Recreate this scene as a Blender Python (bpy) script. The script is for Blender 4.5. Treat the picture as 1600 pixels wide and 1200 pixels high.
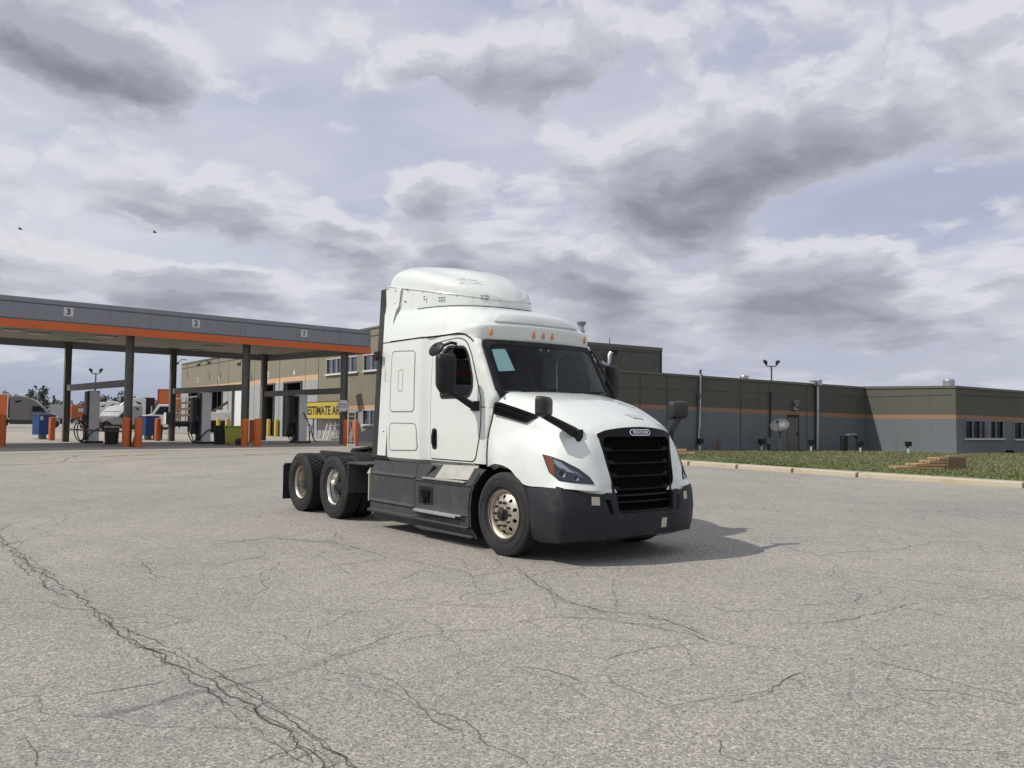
import bpy, bmesh, math, random
from mathutils import Vector, Matrix
from mathutils.geometry import delaunay_2d_cdt
from mathutils.bvhtree import BVHTree

random.seed(7)
R = math.radians
for o in list(bpy.data.objects):
    bpy.data.objects.remove(o)
SC = bpy.context.scene
COL = SC.collection

# ------------------------------------------------------------------ camera
FPX, PITCH, ROLL, EYE = 1275.1, R(2.67), R(0.60), 1.612
CR0 = Vector((1, 0, 0)); CU0 = Vector((0, -math.sin(PITCH), math.cos(PITCH))); CF = Vector((0, math.cos(PITCH), math.sin(PITCH)))
CRT = CR0 * math.cos(ROLL) + CU0 * math.sin(ROLL)
CUP = CU0 * math.cos(ROLL) - CR0 * math.sin(ROLL)
cam_d = bpy.data.cameras.new('camera'); cam = bpy.data.objects.new('camera', cam_d); COL.objects.link(cam)
cam_d.sensor_width = 36; cam_d.lens = 36 * FPX / 1600; cam_d.clip_start = 0.05; cam_d.clip_end = 6000
cam.matrix_world = Matrix(((CRT.x, CUP.x, -CF.x, 0), (CRT.y, CUP.y, -CF.y, 0), (CRT.z, CUP.z, -CF.z, EYE), (0, 0, 0, 1)))
SC.camera = cam

# ------------------------------------------------------------------ sun, sky, exposure
SUN_AZ, SUN_EL = -103.0, 48.5
sd = Vector((math.sin(R(SUN_AZ)) * math.cos(R(SUN_EL)), math.cos(R(SUN_AZ)) * math.cos(R(SUN_EL)), math.sin(R(SUN_EL))))
sun_d = bpy.data.lights.new('sun', 'SUN'); sun_d.energy = 3.4; sun_d.angle = R(0.6); sun_d.color = (1.0, 0.945, 0.86)
sun = bpy.data.objects.new('sun', sun_d); COL.objects.link(sun)
sun.rotation_euler = sd.to_track_quat('Z', 'Y').to_euler()
SC.view_settings.view_transform = 'Standard'
SC.view_settings.look = 'None'
SC.view_settings.exposure = 0.0
SC.view_settings.gamma = 1.0


def ground_px(u, v, z=0.0):
    """where the photograph's pixel (1600 wide) meets the level z"""
    d = CF + CRT * ((u - 800) / FPX) - CUP * ((v - 600) / FPX)
    t = (z - EYE) / d.z
    return Vector((d.x * t, d.y * t, z))


def at(u, v, Y):
    """the point at depth Y that shows at pixel (u, v)"""
    d = CF + CRT * ((u - 800) / FPX) - CUP * ((v - 600) / FPX)
    t = Y / d.y
    return Vector((d.x * t, Y, EYE + d.z * t))


class NT:
    """small helper to write node trees"""
    def __init__(self, tree):
        self.t = tree
        tree.nodes.clear()

    def n(self, typ, **kw):
        nd = self.t.nodes.new(typ)
        for k, v in kw.items():
            setattr(nd, k, v)
        return nd

    def put(self, sock, v):
        if v is None:
            return
        if isinstance(v, bpy.types.NodeSocket):
            self.t.links.new(v, sock)
        elif isinstance(v, bpy.types.Node):
            self.t.links.new(v.outputs[0], sock)
        else:
            sock.default_value = v

    def math(self, op, a, b=None, c=None, clamp=False):
        nd = self.n('ShaderNodeMath', operation=op, use_clamp=clamp)
        self.put(nd.inputs[0], a); self.put(nd.inputs[1], b); self.put(nd.inputs[2], c)
        return nd.outputs[0]

    def vmath(self, op, a, b=None):
        nd = self.n('ShaderNodeVectorMath', operation=op)
        self.put(nd.inputs[0], a); self.put(nd.inputs[1], b)
        return nd.outputs[0]

    def mix(self, f, a, b, blend='MIX'):
        nd = self.n('ShaderNodeMix', data_type='RGBA', blend_type=blend, clamp_factor=True)
        self.put(nd.inputs[0], f); self.put(nd.inputs[6], a); self.put(nd.inputs[7], b)
        return nd.outputs[2]

    def noise(self, vec, scale, detail=4, rough=0.55, dist=0.0, out=0):
        nd = self.n('ShaderNodeTexNoise')
        self.put(nd.inputs['Vector'], vec)
        nd.inputs['Scale'].default_value = scale; nd.inputs['Detail'].default_value = detail
        nd.inputs['Roughness'].default_value = rough; nd.inputs['Distortion'].default_value = dist
        return nd.outputs[out]

    def vor(self, vec, scale, feature='F1', out=0, rnd=1.0):
        nd = self.n('ShaderNodeTexVoronoi', feature=feature)
        self.put(nd.inputs['Vector'], vec)
        nd.inputs['Scale'].default_value = scale; nd.inputs['Randomness'].default_value = rnd
        return nd.outputs[out]

    def mr(self, v, a, b, c=0.0, d=1.0, smooth=False):
        nd = self.n('ShaderNodeMapRange', interpolation_type='SMOOTHSTEP' if smooth else 'LINEAR')
        self.put(nd.inputs[0], v)
        for i, x in enumerate((a, b, c, d)):
            self.put(nd.inputs[1 + i], x)
        return nd.outputs[0]

    def ramp(self, fac, stops):
        nd = self.n('ShaderNodeValToRGB')
        el = nd.color_ramp.elements
        el[0].position, el[0].color = stops[0][0], (*stops[0][1], 1)
        el[1].position, el[1].color = stops[-1][0], (*stops[-1][1], 1)
        for p, c in stops[1:-1]:
            e = el.new(p); e.color = (*c, 1)
        self.put(nd.inputs[0], fac)
        return nd.outputs[0]


# ------------------------------------------------------------------ world: daylight sky under broken cloud
world = bpy.data.worlds.new('World'); SC.world = world; world.use_nodes = True


def px_dir(u, v):
    d = (CF + CRT * ((u - 800) / FPX) - CUP * ((v - 600) / FPX)).normalized()
    return math.atan2(d.x, d.y), math.asin(d.z)


def cloud_group():
    """cloud thickness at a place in the sky (azimuth, elevation)"""
    g = bpy.data.node_groups.new('cloud_density', 'ShaderNodeTree')
    g.interface.new_socket('az', in_out='INPUT', socket_type='NodeSocketFloat')
    g.interface.new_socket('el', in_out='INPUT', socket_type='NodeSocketFloat')
    g.interface.new_socket('density', in_out='OUTPUT', socket_type='NodeSocketFloat')
    k = NT(g)
    gi = k.n('NodeGroupInput'); go = k.n('NodeGroupOutput')
    az, el = gi.outputs[0], gi.outputs[1]
    ly = k.math('LOGARITHM', k.math('ADD', k.math('MAXIMUM', el, 0.0), 0.16), math.e)
    cv = k.n('ShaderNodeCombineXYZ')
    k.put(cv.inputs[0], k.math('MULTIPLY', az, 2.6)); k.put(cv.inputs[1], k.math('MULTIPLY', ly, 2.3))
    warp = k.noise(cv.outputs[0], 2.6, 5, 0.60, 0, 1)
    wv = k.vmath('MULTIPLY', k.vmath('SUBTRACT', warp, (0.5, 0.5, 0.5)), (0.42, 0.34, 0.0))
    p2 = k.vmath('ADD', cv.outputs[0], wv)
    sep = k.n('ShaderNodeSeparateXYZ'); k.put(sep.inputs[0], wv)
    azw = k.math('ADD', az, k.math('MULTIPLY', sep.outputs[0], 0.34))
    elw = k.math('ADD', el, k.math('MULTIPLY', sep.outputs[1], 0.15))
    fb = k.noise(p2, 2.3, 8, 0.60)
    v1 = k.vor(p2, 7.0)
    puff = k.math('MULTIPLY', v1, -.34)
    tot = k.math('ADD', k.math('MULTIPLY', k.math('SUBTRACT', fb, 0.50), 1.75), k.math('ADD', puff, 0.17))
    # the larger clouds: centre, half size (pixels of the photograph), tilt, weight
    blobs = [(120, 92, 230, 62, 0.14, 1.0), (40, 20, 160, 60, 0.1, .5), (600, 75, 30, 60, 0, -.2),
             (655, 95, 100, 52, 0, .55), (820, 105, 120, 60, 0, .62), (905, 60, 120, 60, 0, .35),
             (1110, 285, 205, 78, -0.2, .85), (1010, 330, 130, 45, 0, .3), (1235, 440, 200, 62, 0.0, 1.0), (1310, 340, 120, 34, -.2, -.5), (1090, 400, 60, 26, 0, -.3), (1180, 220, 150, 50, -.1, .35),
             (890, 425, 105, 40, 0.2, .85), (960, 503, 125, 36, 0, .75), (1390, 150, 260, 90, -.2, .38), (1530, 215, 120, 60, .1, .45),
             (700, 395, 60, 22, -.1, .55), (260, 445, 235, 40, -.05, .85), (410, 425, 70, 26, 0, .35), (180, 290, 190, 40, 0.2, .42),
             (420, 345, 190, 40, .25, .52), (670, 300, 85, 50, .1, .52), (560, 372, 70, 18, 0, .38), (570, 440, 60, 28, 0, .6),
             (730, 410, 50, 24, 0, .4), (1440, 520, 220, 40, 0.1, .45), (1110, 560, 180, 30, 0, .3), (1585, 405, 40, 22, 0, .5),
             (1410, 400, 36, 14, 0, .4), (5, 390, 30, 22, 0, .4), (1030, 205, 130, 60, -.2, .3),
             (350, 200, 190, 60, 0, -.25), (300, 385, 200, 30, 0, -.35), (1400, 300, 160, 50, -.3, -.35), (640, 190, 140, 60, 0, -.3)]
    for u, v, ru, rv, rot, wgt in blobs:
        a0, e0 = px_dir(u, v)
        a1, _ = px_dir(u + ru, v); _, e1 = px_dir(u, v - rv)
        ra, re = abs(a1 - a0), abs(e1 - e0)
        dx = k.math('SUBTRACT', azw, a0); dy = k.math('SUBTRACT', elw, e0)
        c, s = math.cos(rot), math.sin(rot)
        xx = k.math('ADD', k.math('MULTIPLY', dx, c / ra), k.math('MULTIPLY', dy, -s / ra))
        yy = k.math('ADD', k.math('MULTIPLY', dx, s / re), k.math('MULTIPLY', dy, c / re))
        r2 = k.math('ADD', k.math('MULTIPLY', xx, xx), k.math('MULTIPLY', yy, yy))
        gss = k.math('EXPONENT', k.math('MULTIPLY', r2, -1.1))
        tot = k.math('ADD', tot, k.math('MULTIPLY', gss, wgt))
    k.put(go.inputs[0], tot)
    return g


def build_world():
    k = NT(world.node_tree)
    geo = k.n('ShaderNodeTexCoord')
    sp = k.n('ShaderNodeSeparateXYZ'); k.put(sp.inputs[0], geo.outputs['Generated'])
    az = k.math('ARCTAN2', sp.outputs[0], sp.outputs[1])
    el = k.math('ARCSINE', sp.outputs[2])
    grp = cloud_group()

    def dens(e):
        nd = k.n('ShaderNodeGroup', node_tree=grp)
        k.put(nd.inputs[0], az); k.put(nd.inputs[1], e)
        return nd.outputs[0]
    d0 = dens(el)
    d1 = dens(k.math('ADD', el, 0.026))
    sky = k.n('ShaderNodeTexSky', sky_type='NISHITA', sun_disc=False)
    sky.sun_elevation = R(SUN_EL); sky.sun_rotation = R(SUN_AZ); sky.dust_density = 2.0
    skyc = k.mix(1.0, sky.outputs[0], (0.10, 0.10, 0.10, 1), 'MULTIPLY')
    # thin high veil that dims the blue nearly everywhere
    cv = k.n('ShaderNodeCombineXYZ')
    k.put(cv.inputs[0], k.math('MULTIPLY', az, 1.3)); k.put(cv.inputs[1], k.math('MULTIPLY', k.math('ADD', el, k.math('MULTIPLY', az, -0.14)), 5.0))
    veil = k.noise(cv.outputs[0], 1.7, 6, 0.50, 0.3)
    veil_c = k.ramp(veil, [(0.28, (0.425, 0.462, 0.610)), (0.43, (0.530, 0.550, 0.680)), (0.64, (0.690, 0.702, 0.785))])
    left = k.mr(az, -0.62, 0.05, 1.0, 0.0, True)
    mid = k.math('MULTIPLY', left, k.mr(el, 0.12, 0.33, 1.0, 0.25, True))
    veil_c = k.mix(k.math('MULTIPLY', mid, 0.72), veil_c, (0.735, 0.76, 0.81, 1))
    base = k.mix(0.86, skyc, veil_c)
    # low sky is greyer blue
    low = k.mr(el, 0.0, 0.15, 1.0, 0.0, True)
    lowc = k.mix(k.mr(az, -0.62, 0.35, 0.0, 1.0, True), (0.285, 0.343, 0.475, 1), (0.455, 0.490, 0.590, 1))
    base = k.mix(k.math('MULTIPLY', low, 0.80), base, lowc)
    cover = k.mr(d0, -0.04, 0.26, 0.0, 1.0, True)
    thick = k.mr(d0, -0.02, 0.98, 0.0, 1.0, True)
    grad = k.math('SUBTRACT', d0, d1)                      # >0 where the cloud thins upwards: sunlit tops; <0 on the undersides
    sh = k.math('ADD', k.math('MULTIPLY', thick, 0.78), k.mr(grad, -0.30, 0.40, 0.26, -0.36), clamp=True)
    ccol = k.ramp(sh, [(0.0, (0.720, 0.725, 0.772)), (0.12, (0.605, 0.612, 0.680)), (0.42, (0.420, 0.428, 0.495)), (0.72, (0.305, 0.315, 0.370)), (1.0, (0.225, 0.236, 0.284))])
    lowfade = k.mr(el, 0.02, 0.16, 0.55, 0.93, True)
    col = k.mix(k.math('MULTIPLY', cover, lowfade), base, ccol)
    bg = k.n('ShaderNodeBackground'); k.put(bg.inputs[0], col); bg.inputs[1].default_value = 1.0
    out = k.n('ShaderNodeOutputWorld'); k.put(out.inputs[0], bg)


build_world()

# ------------------------------------------------------------------ mesh helpers


class MB:
    def __init__(self):
        self.v = []; self.f = []; self.m = []

    def add(self, vs, fs, mi=0):
        b = len(self.v)
        self.v += [tuple(p) for p in vs]
        self.f += [tuple(b + i for i in q) for q in fs]
        self.m += [mi] * len(fs)
        return self

    def box(self, c, s, rz=0.0, mi=0, M=None):
        cx, cy, cz = c; hx, hy, hz = s[0] / 2, s[1] / 2, s[2] / 2
        cr, sr = math.cos(rz), math.sin(rz)
        vs = []
        for z in (-hz, hz):
            for x, y in ((-hx, -hy), (hx, -hy), (hx, hy), (-hx, hy)):
                p = Vector((x * cr - y * sr, x * sr + y * cr, z))
                if M is not None:
                    p = M @ Vector((x, y, z))
                vs.append((cx + p[0], cy + p[1], cz + p[2]))
        return self.add(vs, [(3, 2, 1, 0), (4, 5, 6, 7), (0, 1, 5, 4), (1, 2, 6, 5), (2, 3, 7, 6), (3, 0, 4, 7)], mi)

    def bar(self, p0, p1, w, h, up=(0, 0, 1), mi=0):
        p0, p1 = Vector(p0), Vector(p1)
        d = (p1 - p0).normalized(); u = Vector(up); s = d.cross(u)
        if s.length < 1e-5:
            s = d.cross(Vector((1, 0, 0)))
        s.normalize(); u = s.cross(d)
        vs = []
        for p in (p0, p1):
            for a, b in ((-1, -1), (1, -1), (1, 1), (-1, 1)):
                vs.append(p + s * (a * w / 2) + u * (b * h / 2))
        return self.add(vs, [(0, 1, 2, 3), (7, 6, 5, 4), (0, 4, 5, 1), (1, 5, 6, 2), (2, 6, 7, 3), (3, 7, 4, 0)], mi)

    def cyl(self, p0, p1, r0, r1=None, n=16, mi=0, caps=True):
        return self.tube([p0, p1], [r0, r0 if r1 is None else r1], n, mi, caps)

    def tube(self, pts, r, n=8, mi=0, caps=True):
        pts = [Vector(p) for p in pts]
        rs = r if isinstance(r, (list, tuple)) else [r] * len(pts)
        vs = []; ref = None
        for i, p in enumerate(pts):
            d = (pts[min(i + 1, len(pts) - 1)] - pts[max(i - 1, 0)])
            if d.length < 1e-9:
                d = Vector((0, 0, 1))
            d.normalize()
            if ref is None:
                ref = Vector((0, 0, 1)) if abs(d.z) < .9 else Vector((1, 0, 0))
            a = d.cross(ref)
            if a.length < 1e-4:
                a = d.cross(Vector((0, 1, 0)))
            a.normalize(); b = d.cross(a); ref = a.cross(d) * 1.0
            for k in range(n):
                t = 2 * math.pi * k / n
                vs.append(p + a * (math.cos(t) * rs[i]) + b * (math.sin(t) * rs[i]))
        fs = []
        for i in range(len(pts) - 1):
            for k in range(n):
                fs.append((i * n + k, i * n + (k + 1) % n, (i + 1) * n + (k + 1) % n, (i + 1) * n + k))
        if caps:
            fs.append(tuple(range(n - 1, -1, -1))); fs.append(tuple((len(pts) - 1) * n + k for k in range(n)))
        return self.add(vs, fs, mi)

    def lathe(self, prof, o=(0, 0, 0), ax=(0, 1, 0), n=32, mi=0, closed=False):
        """prof: (radius, distance along ax)"""
        o = Vector(o); ax = Vector(ax).normalized()
        a = ax.cross(Vector((0, 0, 1)))
        if a.length < 1e-4:
            a = Vector((1, 0, 0))
        a.normalize(); b = ax.cross(a)
        vs = []
        for r, h in prof:
            for k in range(n):
                t = 2 * math.pi * k / n
                vs.append(o + ax * h + (a * math.cos(t) + b * math.sin(t)) * r)
        fs = []
        m = len(prof)
        for i in range(m if closed else m - 1):
            j = (i + 1) % m
            for k in range(n):
                fs.append((i * n + k, i * n + (k + 1) % n, j * n + (k + 1) % n, j * n + k))
        return self.add(vs, fs, mi)

    def prism(self, poly, o, ux, uy, depth, mi=0):
        """flat outline (2D) at o in the plane ux, uy; depth is a vector"""
        o, ux, uy, depth = Vector(o), Vector(ux), Vector(uy), Vector(depth)
        n = len(poly)
        vs = [o + ux * a + uy * b for a, b in poly] + [o + ux * a + uy * b + depth for a, b in poly]
        fs = [tuple(range(n - 1, -1, -1)), tuple(range(n, 2 * n))]
        for i in range(n):
            j = (i + 1) % n
            fs.append((i, j, n + j, n + i))
        return self.add(vs, fs, mi)

    def grid(self, P, mi=0, wrap=False):
        m, n = len(P), len(P[0])
        vs = [p for row in P for p in row]
        fs = []
        for i in range(m - 1):
            for j in range(n if wrap else n - 1):
                j2 = (j + 1) % n
                fs.append((i * n + j, i * n + j2, (i + 1) * n + j2, (i + 1) * n + j))
        return self.add(vs, fs, mi)

    def mirror(self):
        o = MB(); o.v = [(x, -y, z) for x, y, z in self.v]; o.f = [tuple(reversed(q)) for q in self.f]; o.m = list(self.m)
        return o

    def join(self, other):
        b = len(self.v)
        self.v += other.v; self.f += [tuple(b + i for i in q) for q in other.f]; self.m += other.m
        return self

    def move(self, M):
        self.v = [tuple(M @ Vector(p)) for p in self.v]
        return self

    def mesh(self, name, mats, angle=35, smooth=True):
        me = bpy.data.meshes.new(name)
        me.from_pydata(self.v, [], self.f)
        if not isinstance(mats, (list, tuple)):
            mats = [mats]
        for m in mats:
            me.materials.append(m)
        if len(mats) > 1:
            me.polygons.foreach_set('material_index', self.m)
        if smooth:
            me.shade_smooth()
            me.set_sharp_from_angle(angle=R(angle))
        me.update()
        return me


def obj(name, mb, mats, parent=None, angle=35, bevel=0.0, smooth=True, seg=2):
    o = bpy.data.objects.new(name, mb.mesh(name, mats, angle, smooth))
    COL.objects.link(o)
    if parent is not None:
        o.parent = parent
    if bevel:
        b = o.modifiers.new('bevel', 'BEVEL'); b.width = bevel; b.segments = seg; b.limit_method = 'ANGLE'; b.angle_limit = R(40)
        b.harden_normals = False
    return o


def tag(o, label, cat, group=None, kind=None):
    o['label'] = label; o['category'] = cat
    if group:
        o['group'] = group
    if kind:
        o['kind'] = kind
    return o


def thing(name, label, cat, loc=(0, 0, 0), rz=0.0, group=None):
    o = bpy.data.objects.new(name, None); COL.objects.link(o)
    o.location = loc; o.rotation_euler = (0, 0, rz); o.empty_display_size = 0.2
    return tag(o, label, cat, group)


def copy_tree(o, parent=None):
    c = o.copy(); COL.objects.link(c)
    if parent is not None:
        c.parent = parent
    for ch in list(o.children):
        copy_tree(ch, c)
    return c


def dup(o, label, loc=None, rz=None, scale=None):
    c = copy_tree(o)
    c['label'] = label
    if loc is not None:
        c.location = loc
    if rz is not None:
        c.rotation_euler = (0, 0, rz)
    if scale is not None:
        c.scale = scale
    return c


def structure(name, mb, m, label=None, angle=35, smooth=True):
    o = obj(name, mb, m, None, angle, smooth=smooth); o['kind'] = 'structure'
    if label:
        o['label'] = label; o['category'] = name.replace('_', ' ')
    return o


_txt = {}


def text_geo(s, size=1.0, depth=0.0, bold=False):
    key = (s, size, depth)
    if key not in _txt:
        cu = bpy.data.curves.new('text', 'FONT'); cu.body = s; cu.size = size; cu.extrude = depth
        cu.align_x = 'CENTER'; cu.align_y = 'CENTER'; cu.resolution_u = 3
        if bold:
            cu.offset = size * 0.022
        t = bpy.data.objects.new('text', cu); COL.objects.link(t)
        bpy.context.view_layer.update()
        me = t.evaluated_get(bpy.context.evaluated_depsgraph_get()).to_mesh()
        _txt[key] = ([tuple(v.co) for v in me.vertices], [tuple(p.vertices) for p in me.polygons])
        bpy.data.objects.remove(t); bpy.data.curves.remove(cu)
    return _txt[key]


def text_mb(s, size, o, ux, uy, depth=0.004, bold=True, sx=1.0):
    vs, fs = text_geo(s, size, depth, bold)
    o, ux, uy = Vector(o), Vector(ux).normalized(), Vector(uy).normalized()
    w = ux.cross(uy)
    m = MB()
    m.add([o + ux * (a * sx) + uy * b + w * c for a, b, c in vs], fs)
    return m


def pip(p, poly):
    x, y = p; c = False; n = len(poly); j = n - 1
    for i in range(n):
        xi, yi = poly[i]; xj, yj = poly[j]
        if (yi > y) != (yj > y) and x < (xj - xi) * (y - yi) / (yj - yi) + xi:
            c = not c
        j = i
    return c


def densify(poly, step, closed=True):
    out = []; n = len(poly)
    for i in range(n if closed else n - 1):
        a, b = poly[i], poly[(i + 1) % n]
        k = max(1, int(math.ceil(math.dist(a, b) / step)))
        for q in range(k):
            t = q / k
            out.append((a[0] + (b[0] - a[0]) * t, a[1] + (b[1] - a[1]) * t))
    if not closed:
        out.append(tuple(poly[-1]))
    return out


def rounded(poly, r, n=5):
    """round the corners of a 2D outline"""
    out = []; m = len(poly)
    for i in range(m):
        p = Vector(poly[i]); a = Vector(poly[i - 1]); b = Vector(poly[(i + 1) % m])
        rr = r[i] if isinstance(r, (list, tuple)) else r
        d1 = (a - p); d2 = (b - p)
        rr = min(rr, d1.length * .45, d2.length * .45)
        if rr < 1e-6:
            out.append(tuple(p)); continue
        p1 = p + d1.normalized() * rr; p2 = p + d2.normalized() * rr
        for k in range(n + 1):
            t = k / n
            q = p1 * (1 - t) ** 2 + p * (2 * t * (1 - t)) + p2 * t * t
            out.append((q.x, q.y))
    return out


def trim(outline, fn, holes=(), step=0.08, thick=None, mi=0, mb=None):
    """a surface patch fn(a, b) -> point cut to a 2D outline with holes; thick = offset vector of a back skin and rim"""
    pts = []; edges = []

    def loop(poly):
        d = densify(poly, step); b = len(pts)
        pts.extend(Vector(p) for p in d)
        edges.extend((b + i, b + (i + 1) % len(d)) for i in range(len(d)))
        return d
    ol = loop(outline); hl = [loop(h) for h in holes]
    xs = [p[0] for p in ol]; ys = [p[1] for p in ol]
    rim = list(pts)
    x = min(xs) + step * .5
    while x < max(xs):
        y = min(ys) + step * .5
        while y < max(ys):
            q = (x, y)
            if pip(q, ol) and not any(pip(q, h) for h in hl):
                if min((q[0] - r_.x) ** 2 + (q[1] - r_.y) ** 2 for r_ in rim) > (step * .45) ** 2:
                    pts.append(Vector(q))
            y += step
        x += step
    vs, es, fs, _, _, _ = delaunay_2d_cdt(pts, edges, [], 0, 1e-6)
    keep = []
    for f in fs:
        c = sum((vs[i] for i in f), Vector((0, 0))) / len(f)
        if pip(c, ol) and not any(pip(c, h) for h in hl):
            keep.append(tuple(f))
    used = sorted({i for f in keep for i in f}); idx = {i: k for k, i in enumerate(used)}
    P = [Vector(fn(vs[i].x, vs[i].y)) for i in used]
    F = [tuple(idx[i] for i in f) for f in keep]
    mb = mb or MB()
    if thick is not None:
        n = len(P); T = Vector(thick) if not callable(thick) else None
        B = [p + (T if T is not None else Vector(thick(p))) for p in P]
        cnt = {}
        for f in F:
            for i in range(len(f)):
                e = (f[i], f[(i + 1) % len(f)]); cnt[e] = 1
        rimf = [(e[1], e[0], e[0] + n, e[1] + n) for e in cnt if (e[1], e[0]) not in cnt]
        F2 = F + [tuple(n + i for i in reversed(f)) for f in F] + rimf
        mb.add(P + B, F2, mi)
    else:
        mb.add(P, F, mi)
    return mb


def cr(a, b, c, d, t):
    return [0.5 * ((2 * b[i]) + (-a[i] + c[i]) * t + (2 * a[i] - 5 * b[i] + 4 * c[i] - d[i]) * t * t + (-a[i] + 3 * b[i] - 3 * c[i] + d[i]) * t ** 3) for i in range(len(b))]


def spline(pts, n, first_mirror=False):
    """Catmull-Rom through pts, n samples per span"""
    P = [list(p) for p in pts]
    ext0 = [2 * P[0][i] - P[1][i] for i in range(len(P[0]))]
    if first_mirror:
        ext0 = [P[1][0], -P[1][1], P[1][2]]
    ext1 = [2 * P[-1][i] - P[-2][i] for i in range(len(P[0]))]
    Q = [ext0] + P + [ext1]
    out = []
    for i in range(len(P) - 1):
        for k in range(n):
            out.append(cr(Q[i], Q[i + 1], Q[i + 2], Q[i + 3], k / n))
    out.append(P[-1])
    return out


def patch(ctrl, nr, nc, mirror_centre=True):
    """smooth surface through rows of control points; column 0 lies on the centre plane"""
    rows = [spline(r_, nc, mirror_centre) for r_ in ctrl]
    cols = [spline([rows[i][j] for i in range(len(rows))], nr) for j in range(len(rows[0]))]
    G = [[tuple(cols[j][i]) for j in range(len(cols))] for i in range(len(cols[0]))]
    return G


# ------------------------------------------------------------------ materials
def mat(name, col, rough=0.6, metal=0.0, var=0.12, vscale=3.0, bump=0.0, bscale=40.0, coat=0.0, rvar=0.08, dirt=None, spec=None, streak=None):
    m = bpy.data.materials.new(name); m.use_nodes = True
    k = NT(m.node_tree)
    tc = k.n('ShaderNodeTexCoord').outputs['Object']
    nz = k.noise(tc, vscale, 5, 0.6)
    lo = tuple(max(0, c * (1 - var)) for c in col) + (1,); hi = tuple(min(1, c * (1 + var)) for c in col) + (1,)
    c = k.mix(nz, lo, hi)
    if dirt:
        dc, amt, ds = dirt
        dn = k.mr(k.noise(tc, ds, 7, 0.65, 0.4), 0.50, 0.72, 0.0, amt, True)
        c = k.mix(dn, c, (*dc, 1))
    if streak:
        # run-down stains: a noise drawn out along z
        sc_, amt, fx = streak
        sv = k.vmath('MULTIPLY', tc, (fx, fx, fx * .06))
        sn = k.mr(k.noise(sv, 1.0, 5, 0.6), 0.50, 0.74, 0.0, amt, True)
        c = k.mix(k.math('MULTIPLY', sn, k.mr(k.noise(tc, 0.5, 3), 0.35, 0.6, 0.25, 1.0)), c, (*sc_, 1))
    b = k.n('ShaderNodeBsdfPrincipled')
    k.put(b.inputs['Base Color'], c)
    k.put(b.inputs['Roughness'], k.mr(k.noise(tc, vscale * 2.3, 4), 0.3, 0.7, max(0.02, rough - rvar), min(1, rough + rvar)))
    b.inputs['Metallic'].default_value = metal
    b.inputs['Coat Weight'].default_value = coat; b.inputs['Coat Roughness'].default_value = 0.08
    if spec is not None:
        b.inputs['Specular IOR Level'].default_value = spec
    if bump:
        bn = k.n('ShaderNodeBump'); bn.inputs['Strength'].default_value = bump; bn.inputs['Distance'].default_value = 0.01
        k.put(bn.inputs['Height'], k.noise(tc, bscale, 4, 0.6)); k.put(b.inputs['Normal'], bn)
    out = k.n('ShaderNodeOutputMaterial'); k.put(out.inputs[0], b)
    return m


def glass(name, tint, rough=0.02, refl=1.0, body=0.0, bodycol=(0.01, 0.012, 0.013)):
    """thin tinted pane: see-through tint plus mirror reflection by angle"""
    m = bpy.data.materials.new(name); m.use_nodes = True
    k = NT(m.node_tree)
    tc = k.n('ShaderNodeTexCoord').outputs['Object']
    tr = k.n('ShaderNodeBsdfTransparent'); k.put(tr.inputs[0], k.mix(k.noise(tc, 1.5, 3), (*[c * .93 for c in tint], 1), (*tint, 1)))
    gl = k.n('ShaderNodeBsdfGlossy'); gl.inputs['Roughness'].default_value = rough; gl.inputs[0].default_value = (.9, .93, .95, 1)
    df = k.n('ShaderNodeBsdfDiffuse'); df.inputs[0].default_value = (*bodycol, 1)
    fr = k.n('ShaderNodeFresnel'); fr.inputs[0].default_value = 1.5
    a = k.n('ShaderNodeMixShader'); a.inputs[0].default_value = body; k.put(a.inputs[1], tr); k.put(a.inputs[2], df)
    s = k.n('ShaderNodeMixShader'); k.put(s.inputs[0], k.math('MULTIPLY', fr.outputs[0], refl)); k.put(s.inputs[1], a); k.put(s.inputs[2], gl)
    out = k.n('ShaderNodeOutputMaterial'); k.put(out.inputs[0], s)
    return m


M = {}
M['white'] = mat('white_truck_paint', (0.69, 0.735, 0.69), 0.27, 0, 0.025, 2.0, coat=0.8, rvar=0.05, dirt=((0.55, 0.54, 0.48), 0.16, 2.6), streak=((0.46, 0.45, 0.40), .22, 7))
M['whitep'] = mat('white_paint', (0.72, 0.72, 0.70), 0.5, dirt=((.4, .38, .33), .3, 3))
M['plastic'] = mat('dark_grey_moulded_plastic', (0.054, 0.056, 0.061), 0.60, 0, 0.10, 3, 0.08, 300, rvar=.1, spec=.25, streak=((0.12, 0.115, 0.105), .35, 9), dirt=((0.16, 0.15, 0.135), 0.30, 3.2))
M['bumper'] = mat('grey_bumper_plastic', (0.027, 0.029, 0.034), 0.52, 0, 0.10, 3, 0.06, 300, rvar=.08, spec=.18, dirt=((0.13, 0.12, 0.11), 0.22, 3.5))
M['black'] = mat('black_plastic', (0.013, 0.013, 0.014), 0.52, 0, 0.2, 6, 0.05, 200, spec=.3)
M['blackm'] = mat('matt_black', (0.007, 0.007, 0.007), 0.9, spec=.1)
M['rubber'] = mat('tyre_rubber', (0.017, 0.0165, 0.016), 0.78, 0, 0.25, 9, 0.15, 120, dirt=((0.07, 0.063, 0.055), 0.30, 7))
M['seal'] = mat('rubber_seal', (0.010, 0.010, 0.011), 0.7)
M['alloy'] = mat('polished_alloy', (0.66, 0.60, 0.52), 0.33, 0.95, 0.12, 10, 0.05, 90, dirt=((0.30, 0.22, 0.15), 0.55, 8))
M['alloyd'] = mat('dull_alloy', (0.50, 0.46, 0.38), 0.42, 0.9, 0.2, 8, 0.05, 90, dirt=((0.2, 0.16, 0.11), 0.7, 7))
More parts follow.
